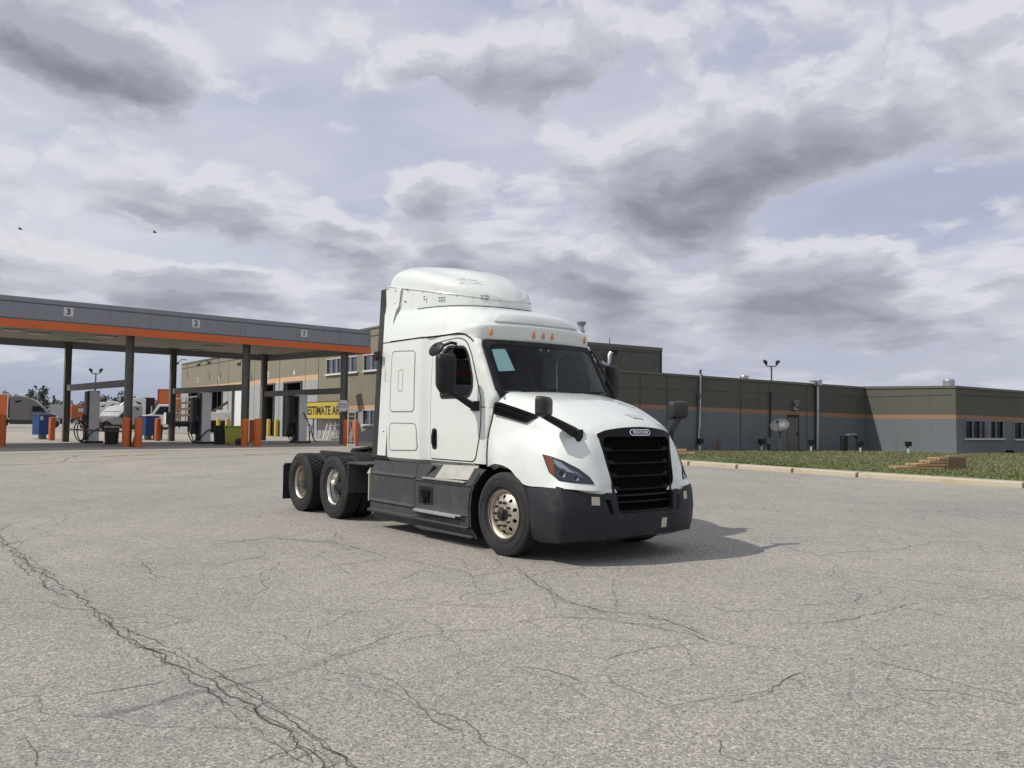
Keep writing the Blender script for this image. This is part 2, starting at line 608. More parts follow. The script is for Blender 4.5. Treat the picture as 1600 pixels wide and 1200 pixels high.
M['chrome'] = mat('chrome', (0.82, 0.83, 0.85), 0.12, 1.0, 0.04)
M['tread'] = mat('aluminium_tread_plate', (0.42, 0.41, 0.37), 0.45, 0.45, 0.1, 8, 0.25, 160, dirt=((.28, .25, .2), .6, 9))
M['amber'] = mat('amber_lens', (0.80, 0.26, 0.035), 0.3, 0, 0.15, 12)
M['red'] = mat('red_lens', (0.4, 0.01, 0.01), 0.2, coat=.5)
M['frame'] = mat('black_chassis_steel', (0.016, 0.016, 0.017), 0.6, 0.2, .25, 6, .1, 80, dirt=((.09, .075, .06), .5, 5))
M['sticker'] = mat('cream_sticker', (0.50, 0.47, 0.37), 0.6, 0, .18, 40)
M['paper'] = mat('pale_blue_paper', (0.66, 0.90, 0.88), 0.8, 0, .10, 18)
M['glass'] = glass('tinted_glass', (0.72, 0.80, 0.785), refl=.62)
M['glassd'] = glass('dark_side_glass', (0.62, 0.70, 0.68), refl=.60)
M['lens'] = glass('headlamp_lens', (0.90, 0.92, 0.94), 0.03, 1.2)
M['seat'] = mat('dark_seat_cloth', (0.028, 0.028, 0.031), 0.9)
M['inner'] = mat('grey_cab_lining', (0.055, 0.062, 0.066), 0.85)
M['mirror'] = mat('mirror_glass', (0.8, 0.82, 0.84), 0.03, 1.0, .03)
# ------------------------------------------------------------------ ground


def sstep(a, b, x):
    t = min(1, max(0, (x - a) / (b - a)))
    return t * t * (3 - 2 * t)


def gz(x, y):
    """the lot rises a hand's breadth towards the fuel island"""
    return 0.30 * sstep(17.5, 33, y) * sstep(4, -7, x)


def vec2(az):
    return Vector((math.sin(R(az)), math.cos(R(az)), 0))


def onplane(u, v, p, d, off=0.0):
    """pixel ray against the upright plane through p along d"""
    nrm = Vector((-d.y, d.x, 0)); o = Vector((0, 0, EYE))
    dd = CF + CRT * ((u - 800) / FPX) - CUP * ((v - 600) / FPX)
    t = (p - o).dot(nrm) / dd.dot(nrm)
    q = o + dd * t
    if nrm.dot(q - o) > 0:
        nrm = -nrm
    return q + nrm * abs(off)          # moved off the wall towards the viewer's side


def asphalt():
    m = bpy.data.materials.new('worn_asphalt'); m.use_nodes = True
    k = NT(m.node_tree)
    P = k.n('ShaderNodeTexCoord').outputs['Object']
    big = k.noise(P, .10, 5, .6, .3); mid = k.noise(P, .8, 5, .6); fine = k.noise(P, 9, 4, .6)
    base = k.ramp(big, [(.30, (.262, .247, .224)), (.50, (.322, .303, .273)), (.70, (.368, .345, .306))])
    base = k.mix(k.mr(mid, .42, .70, 0, .38, True), base, (.235, .226, .212, 1))
    base = k.mix(k.mr(k.noise(P, .33, 6, .62, .6), .55, .72, 0, .38, True), base, (.385, .362, .325, 1))
    # pale greenish stains and darker drip stains with a shape of their own
    base = k.mix(k.mr(k.noise(P, .45, 4, .55, 1.0), .64, .74, 0, .42, True), base, (.30, .318, .262, 1))
    base = k.mix(k.mr(k.noise(k.vmath('ADD', P, (31, 7, 0)), 1.1, 5, .6, .4), .66, .78, 0, .28, True), base, (.165, .158, .150, 1))
    # tyre-worn streaks along the lanes
    mp = k.n('ShaderNodeMapping'); k.put(mp.inputs[0], P); mp.inputs['Rotation'].default_value = (0, 0, R(-32)); mp.inputs['Scale'].default_value = (.06, 1.1, 1)
    base = k.mix(k.mr(k.noise(mp.outputs[0], 1.0, 5, .6), .50, .74, 0, .16, True), base, (.235, .226, .212, 1))
    # stones
    v1 = k.n('ShaderNodeTexVoronoi'); k.put(v1.inputs['Vector'], P); v1.inputs['Scale'].default_value = 78
    s1 = k.n('ShaderNodeSeparateColor'); k.put(s1.inputs[0], v1.outputs['Color'])
    v2 = k.n('ShaderNodeTexVoronoi'); k.put(v2.inputs['Vector'], P); v2.inputs['Scale'].default_value = 170
    s2 = k.n('ShaderNodeSeparateColor'); k.put(s2.inputs[0], v2.outputs['Color'])
    st = k.math('ADD', k.math('MULTIPLY', s1.outputs[0], .62), k.math('MULTIPLY', s2.outputs[1], .38))
    gain = k.ramp(st, [(.10, (.42, .42, .42)), (.34, (.83, .83, .83)), (.60, (1.06, 1.055, 1.04)), (.78, (1.34, 1.33, 1.29)), (.94, (2.0, 1.98, 1.92))])
    base = k.mix(1.0, base, gain, 'MULTIPLY')
    base = k.mix(k.mr(fine, .45, .75, 0, .3), base, (.15, .145, .138, 1))
    # network of fine cracks
    wv = k.vmath('ADD', k.vmath('MULTIPLY', k.vmath('SUBTRACT', k.noise(P, .9, 2, .5, 0, 1), (.5, .5, .5)), (.85, .85, 0)), k.vmath('MULTIPLY', k.vmath('SUBTRACT', k.noise(P, 7, 3, .6, 0, 1), (.5, .5, .5)), (.10, .10, 0)))
    pw = k.vmath('ADD', P, wv)
    e1 = k.vor(pw, .23, 'DISTANCE_TO_EDGE'); e2 = k.vor(k.vmath('ADD', P, k.vmath('MULTIPLY', wv, (.45, .45, 0))), .95, 'DISTANCE_TO_EDGE')
    w1 = k.mr(k.noise(P, 2.2, 3), .3, .7, .0009, .0022)
    c1 = k.math('MULTIPLY', k.mr(k.math('DIVIDE', e1, w1), .35, 1.0, 1, 0), k.mr(k.noise(P, .30, 4), .38, .52, 0, 1, True))
    e3 = k.vor(k.vmath('ADD', k.vmath('ADD', P, (17, 3, 0)), k.vmath('MULTIPLY', wv, (.8, .8, 0))), .50, 'DISTANCE_TO_EDGE')
    c3 = k.math('MULTIPLY', k.mr(e3, .0010, .0050, .62, 0), k.mr(k.noise(k.vmath('ADD', P, (3, 14, 0)), .42, 5, .6), .47, .60, 0, 1, True))
    c2 = k.math('MULTIPLY', k.mr(e2, .0025, .009, .55, 0), k.mr(k.noise(k.vmath('ADD', P, (9, 4, 0)), .35, 4), .48, .62, 0, 1, True))
    ck = k.math('MAXIMUM', k.math('MAXIMUM', c1, c2), c3)
    base = k.mix(k.math('MULTIPLY', ck, .70), base, (.060, .055, .050, 1))
    b = k.n('ShaderNodeBsdfPrincipled'); k.put(b.inputs['Base Color'], base); b.inputs['Roughness'].default_value = .92
    b.inputs['Specular IOR Level'].default_value = .25
    h = k.math('ADD', k.math('MULTIPLY', st, .6), k.math('MULTIPLY', ck, -1.6))
    bn = k.n('ShaderNodeBump'); bn.inputs['Strength'].default_value = .55; bn.inputs['Distance'].default_value = .006
    k.put(bn.inputs['Height'], h); k.put(b.inputs['Normal'], bn)
    o = k.n('ShaderNodeOutputMaterial'); k.put(o.inputs[0], b)
    return m


M['asphalt'] = asphalt()
M['crack'] = mat('crack_dirt', (.095, .083, .068), .95, 0, .4, 20)
M['concrete'] = mat('apron_concrete', (.345, .315, .265), .9, 0, .16, .5, .15, 60, dirt=((.20, .18, .15), .55, .35))
M['kerb'] = mat('cream_kerb_concrete', (.45, .40, .30), .85, 0, .14, 2.5, .2, 50, dirt=((.36, .26, .11), .6, 1.1))
M['verge'] = mat('sandy_verge', (.30, .275, .225), .95, 0, .25, 3, .4, 40, dirt=((.14, .14, .08), .5, 2))

xs = [-3000, -1200, -500, -220, -120] + [-80 + 2 * i for i in range(71)] + [70, 90, 130, 220, 500, 1200, 3000]
ys = [-800, -200, -80, -40, -20, -8, 0, 6, 10, 14, 16] + [17 + i * 1.0 for i in range(18)] + [36, 40, 46, 54, 64, 80, 110, 160, 260, 500, 1200, 3500]
g = MB().grid([[(x, y, gz(x, y)) for x in xs] for y in ys])
structure('ground', g, M['asphalt'], 'worn pale grey asphalt lot with fine cracks')

# broken seams and cracks: jagged strips of dark grit lying in the surface
CR = [([(-30, 800), (0, 832), (20, 857), (60, 893), (110, 930), (140, 955), (175, 985), (220, 1010), (255, 1030), (290, 1050), (330, 1075), (370, 1100), (410, 1125), (450, 1160), (475, 1185), (520, 1235)], .020, 4, .9),
      ([(30, 872), (80, 915), (130, 940), (190, 980), (240, 1000), (300, 1036), (350, 1062), (400, 1090), (450, 1125), (500, 1158), (540, 1185), (590, 1230)], .014, 2, .8),
      ([(-10, 985), (60, 977), (118, 969)], .010, 1, .5), ([(-10, 1122), (60, 1097), (140, 1087), (220, 1075), (280, 1062)], .011, 1, .6),
      ([(110, 1090), (95, 1115)], .008, 1, .5), ([(40, 1150), (60, 1175), (50, 1210)], .008, 1, .5),
      ([(355, 1050), (430, 1036), (490, 1032), (520, 1017), (560, 1010), (630, 987), (720, 985), (800, 982)], .009, 1, .7),
      ([(500, 1030), (520, 1050), (600, 1085), (640, 1110), (700, 1140), (740, 1150)], .008, 1, .9),
      ([(808, 888), (825, 905), (870, 932), (900, 945), (940, 955), (1010, 960), (1080, 985), (1110, 1000), (1160, 1008), (1250, 1020), (1340, 1032), (1440, 1055), (1530, 1080), (1620, 1100)], .013, 3, .9),
      ([(800, 975), (850, 965), (920, 965), (1000, 975), (1080, 990), (1120, 1006)], .010, 2, .8),
      ([(950, 1030), (1000, 1016), (1050, 1010), (1110, 1006)], .009, 1, .6), ([(1145, 1100), (1200, 1086), (1230, 1066), (1262, 1048)], .010, 1, .8),
      ([(1185, 868), (1260, 885), (1340, 900), (1420, 905), (1500, 915), (1560, 930), (1620, 941)], .009, 2, .6),
      ([(1220, 976), (1300, 972), (1350, 960), (1445, 942)], .011, 1, .7), ([(1300, 972), (1330, 986)], .009, 1, .5),
      ([(1350, 895), (1450, 900), (1560, 925), (1620, 935)], .012, 1, .6), ([(200, 905), (240, 904), (300, 890), (345, 883), (420, 868)], .012, 2, .8),
      ([(205, 868), (225, 885), (238, 905)], .010, 1, .7), ([(330, 850), (430, 840), (520, 848), (560, 860)], .014, 3, .9), ([(520, 830), (535, 850), (600, 868), (690, 885), (740, 900), (800, 892)], .012, 2, .9),
      ([(360, 905), (450, 892), (530, 884), (610, 872), (660, 862)], .010, 1, .9), ([(560, 920), (640, 900), (655, 893), (700, 898)], .010, 1, .7),
      ([(600, 935), (700, 945), (780, 950)], .009, 1, .8), ([(820, 905), (870, 893), (920, 885)], .010, 1, .7), ([(800, 1042), (850, 1050), (900, 1065), (940, 1085), (990, 1105)], .010, 2, .9),
      ([(1080, 820), (1160, 828), (1260, 842), (1380, 858), (1500, 862), (1620, 868)], .009, 1, .5), ([(1240, 860), (1300, 868), (1420, 880), (1620, 905)], .012, 1, .5), ([(0, 760), (120, 782), (260, 790), (420, 808)], .010, 1, .6),
      ([(1400, 1075), (1480, 1080), (1540, 1092), (1620, 1110)], .010, 1, .7), ([(1410, 1170), (1500, 1178), (1620, 1186)], .008, 1, .6), ([(1120, 1150), (1135, 1185), (1200, 1192)], .008, 1, .8)]
rc = random.Random(21)
for pts, wid, strands, amp in CR:
    W = [ground_px(u, v) for u, v in pts]
    mb = MB()
    for s_ in range(strands):
        off0 = 0 if s_ == 0 else rc.uniform(-.09, .09); x = 0
        line = []
        for a, b in zip(W, W[1:]):
            L = (b - a).length; n = max(2, int(L / .07)); d = (b - a).normalized(); nn = Vector((-d.y, d.x, 0))
            for i in range(n):
                line.append((a + (b - a) * (i / n), nn))
        ph = rc.uniform(0, 50); run = []
        jit = 0; slow = rc.uniform(-.03, .03)
        for i, (p, nn) in enumerate(line):
            jit = .62 * jit + rc.uniform(-.030, .030) * amp
            slow = .96 * slow + rc.uniform(-.018, .018) * amp
            o_ = off0 * (1 + .4 * math.sin(i * .11 + ph)) + jit + slow
            w_ = wid * (.35 + .65 * rc.random()) * (1.0 if s_ == 0 else .45) * (.55 + .45 * math.sin(i * .19 + ph) ** 2)
            gap = (math.sin(i * .073 + ph) + .6 * math.sin(i * .31 + 2 * ph)) < (-1.15 if s_ == 0 else -.35)
            c_ = p + nn * o_
            run.append(None if gap else (c_ + nn * w_ / 2, c_ - nn * w_ / 2))
            for _ in range((3 if rc.random() < .5 else 1) if strands >= 3 else 0):       # crumbled bits beside a wide seam
                q_ = c_ + nn * rc.gauss(0, .07) + (W[-1] - W[0]).normalized() * rc.uniform(-.05, .05); r_ = rc.uniform(.0015, .006)
                mb.add([(q_.x + math.cos(t) * r_ * rc.uniform(.5, 1.3), q_.y + math.sin(t) * r_ * rc.uniform(.5, 1.3), gz(q_.x, q_.y) + .004) for t in (0, 1.2, 2.4, 3.7, 5)], [(0, 1, 2, 3, 4)])
            if rc.random() < (.030 if strands > 2 else .012):        # little side branches
                dd = nn * rc.choice((-1, 1)) + (W[-1] - W[0]).normalized() * rc.uniform(-.6, .6); q0 = c_; pr = None
                for t in range(rc.randint(2, 6)):
                    q1 = q0 + dd.normalized() * .05 + Vector((rc.uniform(-.025, .025), rc.uniform(-.025, .025), 0))
                    d2 = (q1 - q0).normalized(); n2 = Vector((-d2.y, d2.x, 0)) * .0026
                    mb.add([(v_.x, v_.y, gz(v_.x, v_.y) + .004) for v_ in (q0 + n2, q0 - n2, q1 - n2, q1 + n2)], [(0, 1, 2, 3)])
                    q0 = q1
        for a, b in zip(run, run[1:]):
            if a and b:
                mb.add([(v_.x, v_.y, gz(v_.x, v_.y) + .004) for v_ in (a[0], a[1], b[1], b[0])], [(0, 1, 2, 3)])
    structure('pavement_crack', mb, M['crack'], 'dark jagged crack in the asphalt', smooth=False)

# concrete apron round the fuel island
CD = vec2(47.5); CN = vec2(-46)
NR = Vector((-7.86, 45.12, 0))
ap = []
for i in range(26):
    row = []
    for j in range(22):
        p = NR + CD * (-46 + 58 * i / 25) + CN * (-4.6 + 46 * j / 21)
        row.append((p.x, p.y, gz(p.x, p.y) + .006))
    ap.append(row)
structure('concrete_apron', MB().grid(ap), M['concrete'], 'pale concrete apron under the fuel canopy')
jt = MB()
for j in range(-1, 7):
    for i in range(40):
        a = NR + CD * (-46 + 57 * i / 40) + CN * (-4.4 + j * 5.5); b = NR + CD * (-46 + 57 * (i + 1) / 40) + CN * (-4.4 + j * 5.5)
        jt.add([(q_.x, q_.y, gz(q_.x, q_.y) + .010) for q_ in (a, b, b + CN * .05, a + CN * .05)], [(0, 1, 2, 3)])
structure('apron_joint', jt, mat('joint_tar', (.10, .095, .085), .9), 'dark joints between the concrete slabs')
for (u, v) in ((205, 711.5), (417, 710.5)):
    p = ground_px(u, v, .27); pm = MB()
    for a in (-.9, 0.15):
        q_ = p + CD * a
        pm.add([(w.x, w.y, gz(w.x, w.y) + .014) for w in (q_, q_ + CD * .8, q_ + CD * .8 + CN * .25, q_ + CN * .25)], [(0, 1, 2, 3)])
    structure('painted_marking', pm, mat('worn_yellow_paint', (.50, .36, .12), .9, var=.35, vscale=6), 'worn yellow paint mark at the edge of the apron')

# ------------------------------------------------------------------ grass strip, kerb
KL = [Vector((2.6, 39.0, 0)), Vector((6.92, 31.92, 0)), Vector((10.80, 25.53, 0)), Vector((13.59, 21.71, 0)), Vector((22.5, 10.0, 0)), Vector((34, -6, 0))]


def off_line(L, o):
    out = []
    for i, p in enumerate(L):
        d = (L[min(i + 1, len(L) - 1)] - L[max(i - 1, 0)]).normalized()
        out.append(p + Vector((-d.y, d.x, 0)) * o)
    return out


def grass_z(x, y):
    return .14 + .10 * sstep(17, 9, x) * sstep(33, 42, y) - .09 * sstep(18.5, 21.5, x) * sstep(45, 50, y) + .02 * math.sin(x * .9 + y * .4) * math.sin(y * .7)


kb = MB()
A = off_line(KL, 0); B = off_line(KL, .42)


def kpt(L, t):
    i = min(int(t), len(L) - 2)
    return L[i] + (L[i + 1] - L[i]) * (t - i)


tt = []
for i in range(len(KL) - 1):
    n = max(1, int((KL[i + 1] - KL[i]).length / 2.4))
    tt += [i + k / n for k in range(n)]
tt.append(len(KL) - 1)
for t0, t1 in zip(tt, tt[1:]):
    t1 = t1 - .012 * 1
    sec = []
    for t in (t0 + .004, t1):
        a, b = kpt(A, t), kpt(B, t); n = (b - a).normalized()
        sec.append([(a.x, a.y, gz(a.x, a.y) - .02), (a.x + n.x * .015, a.y + n.y * .015, .12), (a.x + n.x * .045, a.y + n.y * .045, .150), (b.x - n.x * .02, b.y - n.y * .02, .153), (b.x, b.y, .02)])
    kb.grid(sec); m0 = len(kb.v)
    kb.f += [(m0 - 10, m0 - 9, m0 - 8, m0 - 7, m0 - 6), (m0 - 1, m0 - 2, m0 - 3, m0 - 4, m0 - 5)]; kb.m += [0, 0]
structure('kerb', kb, M['kerb'], 'cream concrete kerb along the grass', smooth=False)
C_ = off_line(KL, .415); D_ = off_line(KL, 1.25)
vm = MB()
rows = []
for t in [x * .1 for x in range(0, 51)]:
    a, b = kpt(C_, t), kpt(D_, t)
    rows.append([(p.x, p.y, .135) for p in (a, a * .66 + b * .34, a * .33 + b * .67, b)])
vm.grid(rows)
structure('verge', vm, M['verge'], 'bare sandy strip between kerb and grass')
E_ = off_line(KL, 1.0)
gpoly = [(p.x, p.y) for p in E_] + [(60, 20), (52, 62), (24.4, 44.4), (21.4, 50.2), (3.4, 39.4)]
gm = trim(gpoly, lambda x, y: (x, y, grass_z(x, y)), [], 1.4)
M['grass'] = mat('grass_soil', (.115, .132, .050), .95, 0, .3, 1.5, .5, 30, dirt=((.17, .145, .078), .55, .5))
structure('lawn', gm, M['grass'], 'rough grass strip in front of the low building')
gmat = []
for nm, c in (('grass_blade', (.128, .165, .052)), ('grass_blade_dark', (.108, .142, .044)), ('grass_blade_dry', (.225, .198, .108)), ('seed_head', (.205, .17, .10))):
    gmat.append(mat(nm, c, .7, 0, .25, 4))
gb = MB(); rg = random.Random(5)


def gnoise(x, y):
    return math.sin(x * .8 + 1.3 * math.sin(y * .5)) * .5 + math.sin(y * 1.1 + x * .37 + 2 * math.sin(x * .21)) * .5


cnt = 0
while cnt < 110000:
    x = rg.uniform(3, 40); y = rg.uniform(8, 60)
    if not pip((x, y), gpoly) or abs(x) > y * .72 + 1.0:
        continue
    # denser near the kerb where blades show larger
    if rg.random() > min(1, (30 / max(20, y)) ** 1.0):
        continue
    cnt += 1
    zz = grass_z(x, y) - .01; n_ = gnoise(x, y)
    far = sstep(1.5, 7, (Vector((x, y, 0)) - Vector((KL[1].x, KL[1].y, 0))).dot(Vector((.855, .519, 0))))
    dry = rg.random() < .05 + .48 * far * (n_ > -.5) + .05 * n_
    h_ = rg.uniform(.03, .075) * (1 + .30 * n_) * (1.6 if dry and rg.random() < .2 else 1); a = rg.uniform(0, 6.3); w_ = rg.uniform(.014, .030)
    lx, ly = rg.gauss(0, .05), rg.gauss(0, .05)
    mi = (3 if rg.random() < .35 else 2) if dry else (1 if rg.random() < .42 else 0)
    gb.add([(x - math.cos(a) * w_, y - math.sin(a) * w_, zz), (x + math.cos(a) * w_, y + math.sin(a) * w_, zz), (x + lx, y + ly, zz + h_)], [(0, 1, 2)], mi)
o = obj('grass', gb, gmat, smooth=False); tag(o, 'mixed green and dry grass blades between the kerb and the low building', 'grass', kind='stuff')
# ------------------------------------------------------------------ the white tractor unit (x forward from the front axle, y to its left, z up)
TX, TY, TYAW = 0.85160, 10.63580, R(-51.9515)
tr = thing('semi_truck', 'white sleeper semi truck with dark grey skirts, parked alone in the middle of the lot', 'truck', (TX, TY, 0), TYAW)


def part(name, mb, m, parent=None, angle=35, bevel=0.0, label=None, seg=2):
    o = obj(name, mb, m, parent or tr, angle, bevel, seg=seg)
    if label:
        o['label'] = label
    return o


def both(name, mb, m, parent=None, angle=35, bevel=0.0):
    a = part(name, mb, m, parent, angle, bevel)
    b = part(name, mb.mirror(), m, parent, angle, bevel)
    return a, b


def sstep(a, b, x):
    t = min(1, max(0, (x - a) / (b - a)))
    return t * t * (3 - 2 * t)


def lerpt(tab, x):
    if x <= tab[0][0]:
        return tab[0][1]
    for (a, p), (b, q) in zip(tab, tab[1:]):
        if x <= b:
            return p + (q - p) * (x - a) / (b - a)
    return tab[-1][1]


XE = [(1.0, -.505), (1.45, -.49), (1.70, -.44), (1.95, -.375), (2.70, -.82), (2.9, -.93)]


def side_y(x, z):
    """half width of the cab and sleeper wall"""
    b = 1.145 - 0.075 * sstep(-2.06, -1.90, x)
    b -= 0.03 * max(0.0, (z - 1.9) / .9) ** 1.6
    b -= 0.02 * max(0.0, (1.5 - z) / .5) ** 2
    d = lerpt(XE, z) - x; r = 0.055
    if d < r:
        d = max(0.0, d)
        b -= r - math.sqrt(max(0, r * r - (r - d) ** 2))
    return b


def sidef(off=0.0):
    return lambda x, z: (x, -(side_y(x, z) + off), z)


def seam(pts, w=0.011, off=0.0025, fn=None, mb=None, closed=False):
    """thin dark joint line laid on the cab wall"""
    fn = fn or sidef(off)
    p = densify(pts, 0.05, closed)
    if closed:
        p.append(p[0])
    mb = mb or MB(); vs = []; n = len(p)
    for i in range(n):
        a = Vector(p[max(i - 1, 0)]); b = Vector(p[min(i + 1, n - 1)])
        if closed and i in (0, n - 1):
            a = Vector(p[-2]); b = Vector(p[1])
        d = (b - a).normalized(); nn = Vector((-d.y, d.x)) * w / 2
        vs += [fn(p[i][0] + nn.x, p[i][1] + nn.y), fn(p[i][0] - nn.x, p[i][1] - nn.y)]
    mb.add(vs, [(2 * i, 2 * i + 1, 2 * i + 3, 2 * i + 2) for i in range(n - 1)])
    return mb


# --- cab and sleeper walls
win = rounded([(-1.60, 1.935), (-1.60, 2.56), (-1.44, 2.635), (-1.06, 2.605), (-0.965, 2.50), (-0.850, 2.20), (-0.845, 2.03), (-0.93, 1.935)], .06)
outl = [(-2.95, 1.07), (-.50, 1.07), (-.49, 1.45), (-.44, 1.70), (-.375, 1.95), (-.82, 2.70), (-1.0, 2.775), (-1.2, 2.815), (-2.95, 2.815)]
wall = trim(outl, sidef(), [win], 0.075, (0, .03, 0))
w2 = wall.mirror(); shell = MB().join(wall).join(w2)
# rear wall, floor and the sill under the doors
shell.box((-2.93, 0, 1.95), (.03, 2.16, 1.74))
shell.box((-1.72, 0, 1.09), (2.44, 2.06, .04))
part('cab_body', shell, M['white'], angle=50)
silm = mat('cream_sill_paint', (.58, .56, .48), .5, dirt=((.22, .12, .06), .75, 3.5))
for s in (-1, 1):
    sill = MB()
    sill.grid([[(x, s * (side_y(x, 1.1) - .02), 1.075), (x, s * (side_y(x, 1.1) - .035), 1.03), (x, s * 1.0, .96)] for x in [-2.95, -2.4, -1.9, -1.3, -.75]])
    part('door_sill', sill, silm, label='grimy cream sill below the door')
rstm = mat('rusty_steel', (.20, .085, .04), .85, dirt=((.1, .05, .03), .6, 20))
for s in (-1, 1):
    part('sill_bracket', MB().box((-.80, s * 1.035, 1.05), (.05, .05, .05)), rstm, bevel=.006)

# --- right and left door: a skin of its own standing proud of the wall, with glass, handle and dark joint
doorp = rounded([(-1.845, 1.10), (-1.835, 2.62), (-1.70, 2.705), (-1.22, 2.735), (-1.03, 2.68), (-.905, 2.50), (-.735, 2.10), (-.665, 1.92), (-.66, 1.70), (-.675, 1.45), (-.79, 1.10)], [.04, .1, .1, .1, .1, .08, .1, .06, .06, .1, .08])
for sgn in (-1, 1):
    def fl(mb):
        return mb if sgn < 0 else mb.mirror()
    d = part('door', fl(trim(doorp, sidef(.008), [win], 0.075, (0, .012, 0))), M['white'], angle=50)
    part('door_gap', fl(seam(doorp, .030, .003, closed=True)), M['seal'], d)
    g = part('door_window', fl(trim(win, sidef(-.012), [], 0.1)), M['glassd'], d)
    part('window_rubber', fl(seam(win, .035, .0105, closed=True)), M['seal'], d)
    h = MB()
    hp = rounded([(-1.80, 1.225), (-1.80, 1.515), (-1.675, 1.515), (-1.675, 1.225)], .06)
    h = trim(hp, sidef(.014), [], .05, (0, .014, 0))
    hm = part('door_handle', fl(h), M['black'], d, angle=30)
    hb = MB().tube([(-1.735, -1.075, 1.27), (-1.735, -1.108, 1.31), (-1.735, -1.112, 1.40), (-1.735, -1.10, 1.47), (-1.735, -1.075, 1.49)], [.016, .022, .022, .022, .016], 10)
    part('grip', fl(hb), M['black'], hm)
    # crease of the door skin below the mirror
    # sleeper lockers
    lk = rounded([(-2.86, 1.75), (-2.86, 2.65), (-2.20, 2.62), (-2.18, 1.75)], .08)
    l1 = part('locker_door', fl(trim(lk, sidef(.004), [], .1, (0, .006, 0))), M['white'])
    part('locker_gap', fl(seam(lk, .014, .0055, closed=True)), mat('soft_joint', (.20, .21, .20), .7), l1)
    rec = rounded([(-2.64, 2.05), (-2.64, 2.36), (-2.51, 2.36), (-2.51, 2.05)], .03)
    part('locker_latch', fl(seam(rec, .010, .0065, closed=True)), mat('latch_line', (.28, .29, .28), .6), l1)
    lk2 = rounded([(-2.88, 1.175), (-2.86, 1.58), (-2.12, 1.575), (-2.08, 1.20)], .08)
    l2 = part('locker_door', fl(trim(lk2, sidef(.004), [], .1, (0, .006, 0))), M['white'])
    part('locker_gap', fl(seam(lk2, .014, .0055, closed=True)), mat('soft_joint_low', (.20, .21, .20), .7), l2)
    jl = seam([(-2.95, 2.80), (-1.9, 2.80), (-1.3, 2.80), (-1.08, 2.775), (-.95, 2.72), (-.87, 2.665)], .022, .004)
    part('roof_joint', fl(jl), M['seal'])
    part('cowl_joint', fl(seam([(-.56, 1.80), (-.665, 1.80)], .012, .004)), M['seal'])

# --- windscreen
WZ = [(1.90, 1.02), (2.70, .985)]


def ws(y, z):
    w = lerpt(WZ, z)
    return (lerpt(XE, z) + .125 * (1 - min(1, abs(y) / w) ** 2.2), y, z)


wsp = rounded([(-1.018, 1.915), (-.983, 2.70), (.983, 2.70), (1.018, 1.915)], .10, 6)
wsi = rounded([(-.935, 1.985), (-.905, 2.635), (.905, 2.635), (.935, 1.985)], .11, 6)
wsm = part('windscreen', trim(wsi, ws, [], .09), M['glass'])
part('windscreen_surround', trim(wsp, lambda y, z: (ws(y, z)[0] + .006, y, z), [wsi], .05, (-.02, 0, 0)), M['seal'])
pp = MB()
q = [(-.865, 2.565), (-.66, 2.58), (-.635, 2.285), (-.875, 2.265)]
trim(q, lambda y, z: (ws(y, z)[0] - .015, y, z), [], .06, mb=pp)
part('paper_notice', pp, M['paper'], wsm, label='pale blue paper sheet taped inside the windscreen')
pc = MB().box((-.74, .02, 2.575), (.10, .34, .15))
part('camera_housing', pc, M['black'], wsm, bevel=.03)
for y in (-.06, .08):
    part('camera_lens', MB().cyl((-.69, y, 2.60), (-.675, y, 2.60), .018), M['mirror'], wsm)
for a, b in (((-.02, 1.985), (-.80, 2.03)), ((.80, 1.985), (.08, 2.02))):
    p0 = Vector(ws(*a)) + Vector((.035, 0, .0)); p1 = Vector(ws(*b)) + Vector((.03, 0, .01)); mid = Vector(ws((a[0] + b[0]) / 2, (a[1] + b[1]) / 2 + .015)) + Vector((.035, 0, .0))
    wp = MB().tube([p0, mid, p1], [.018, .015, .007], 8)
    wp.bar(mid + Vector((-.01, -.30, -.01)), mid + Vector((-.01, .30, .015)), .018, .025)
    part('wiper', wp, M['black'], wsm)

# --- what shows through the glass
ins = MB()
ins.box((-2.6, 0, 2.1), (.04, 2.0, 1.3)); ins.box((-1.75, 0, 2.72), (1.7, 1.9, .03))
ins.box((-2.0, -.80, 2.0), (.06, .5, 1.4)); ins.box((-2.0, .80, 2.0), (.06, .5, 1.4))
part('cab_lining', ins, M['inner'])
das = MB().box((-.62, 0, 1.80), (.42, 1.84, .30)); das.box((-.72, .45, 1.93), (.25, .5, .12))
part('dashboard', das, M['seat'], bevel=.05)
for y in (-.50, .50):
    sb = MB().box((-1.60, y, 1.62), (.52, .52, .16)); sb.box((-1.84, y, 2.02), (.14, .50, .72)); sb.box((-1.85, y, 2.46), (.11, .26, .20))
    part('seat', sb, M['seat'], bevel=.05)
sw = MB(); c0 = Vector((-1.0, .50, 1.94)); ax = Vector((.35, 0, .94)).normalized(); e1 = Vector((0, 1, 0)); e2 = ax.cross(e1)
sw.tube([c0 + (e1 * math.cos(t) + e2 * math.sin(t)) * .22 for t in [i * math.pi / 14 for i in range(29)]], .014, 8)
sw.bar(c0 - e1 * .21, c0 + e1 * .21, .03, .02); sw.bar(c0, c0 - ax * .3, .05, .05)
part('steering_wheel', sw, M['seat'])

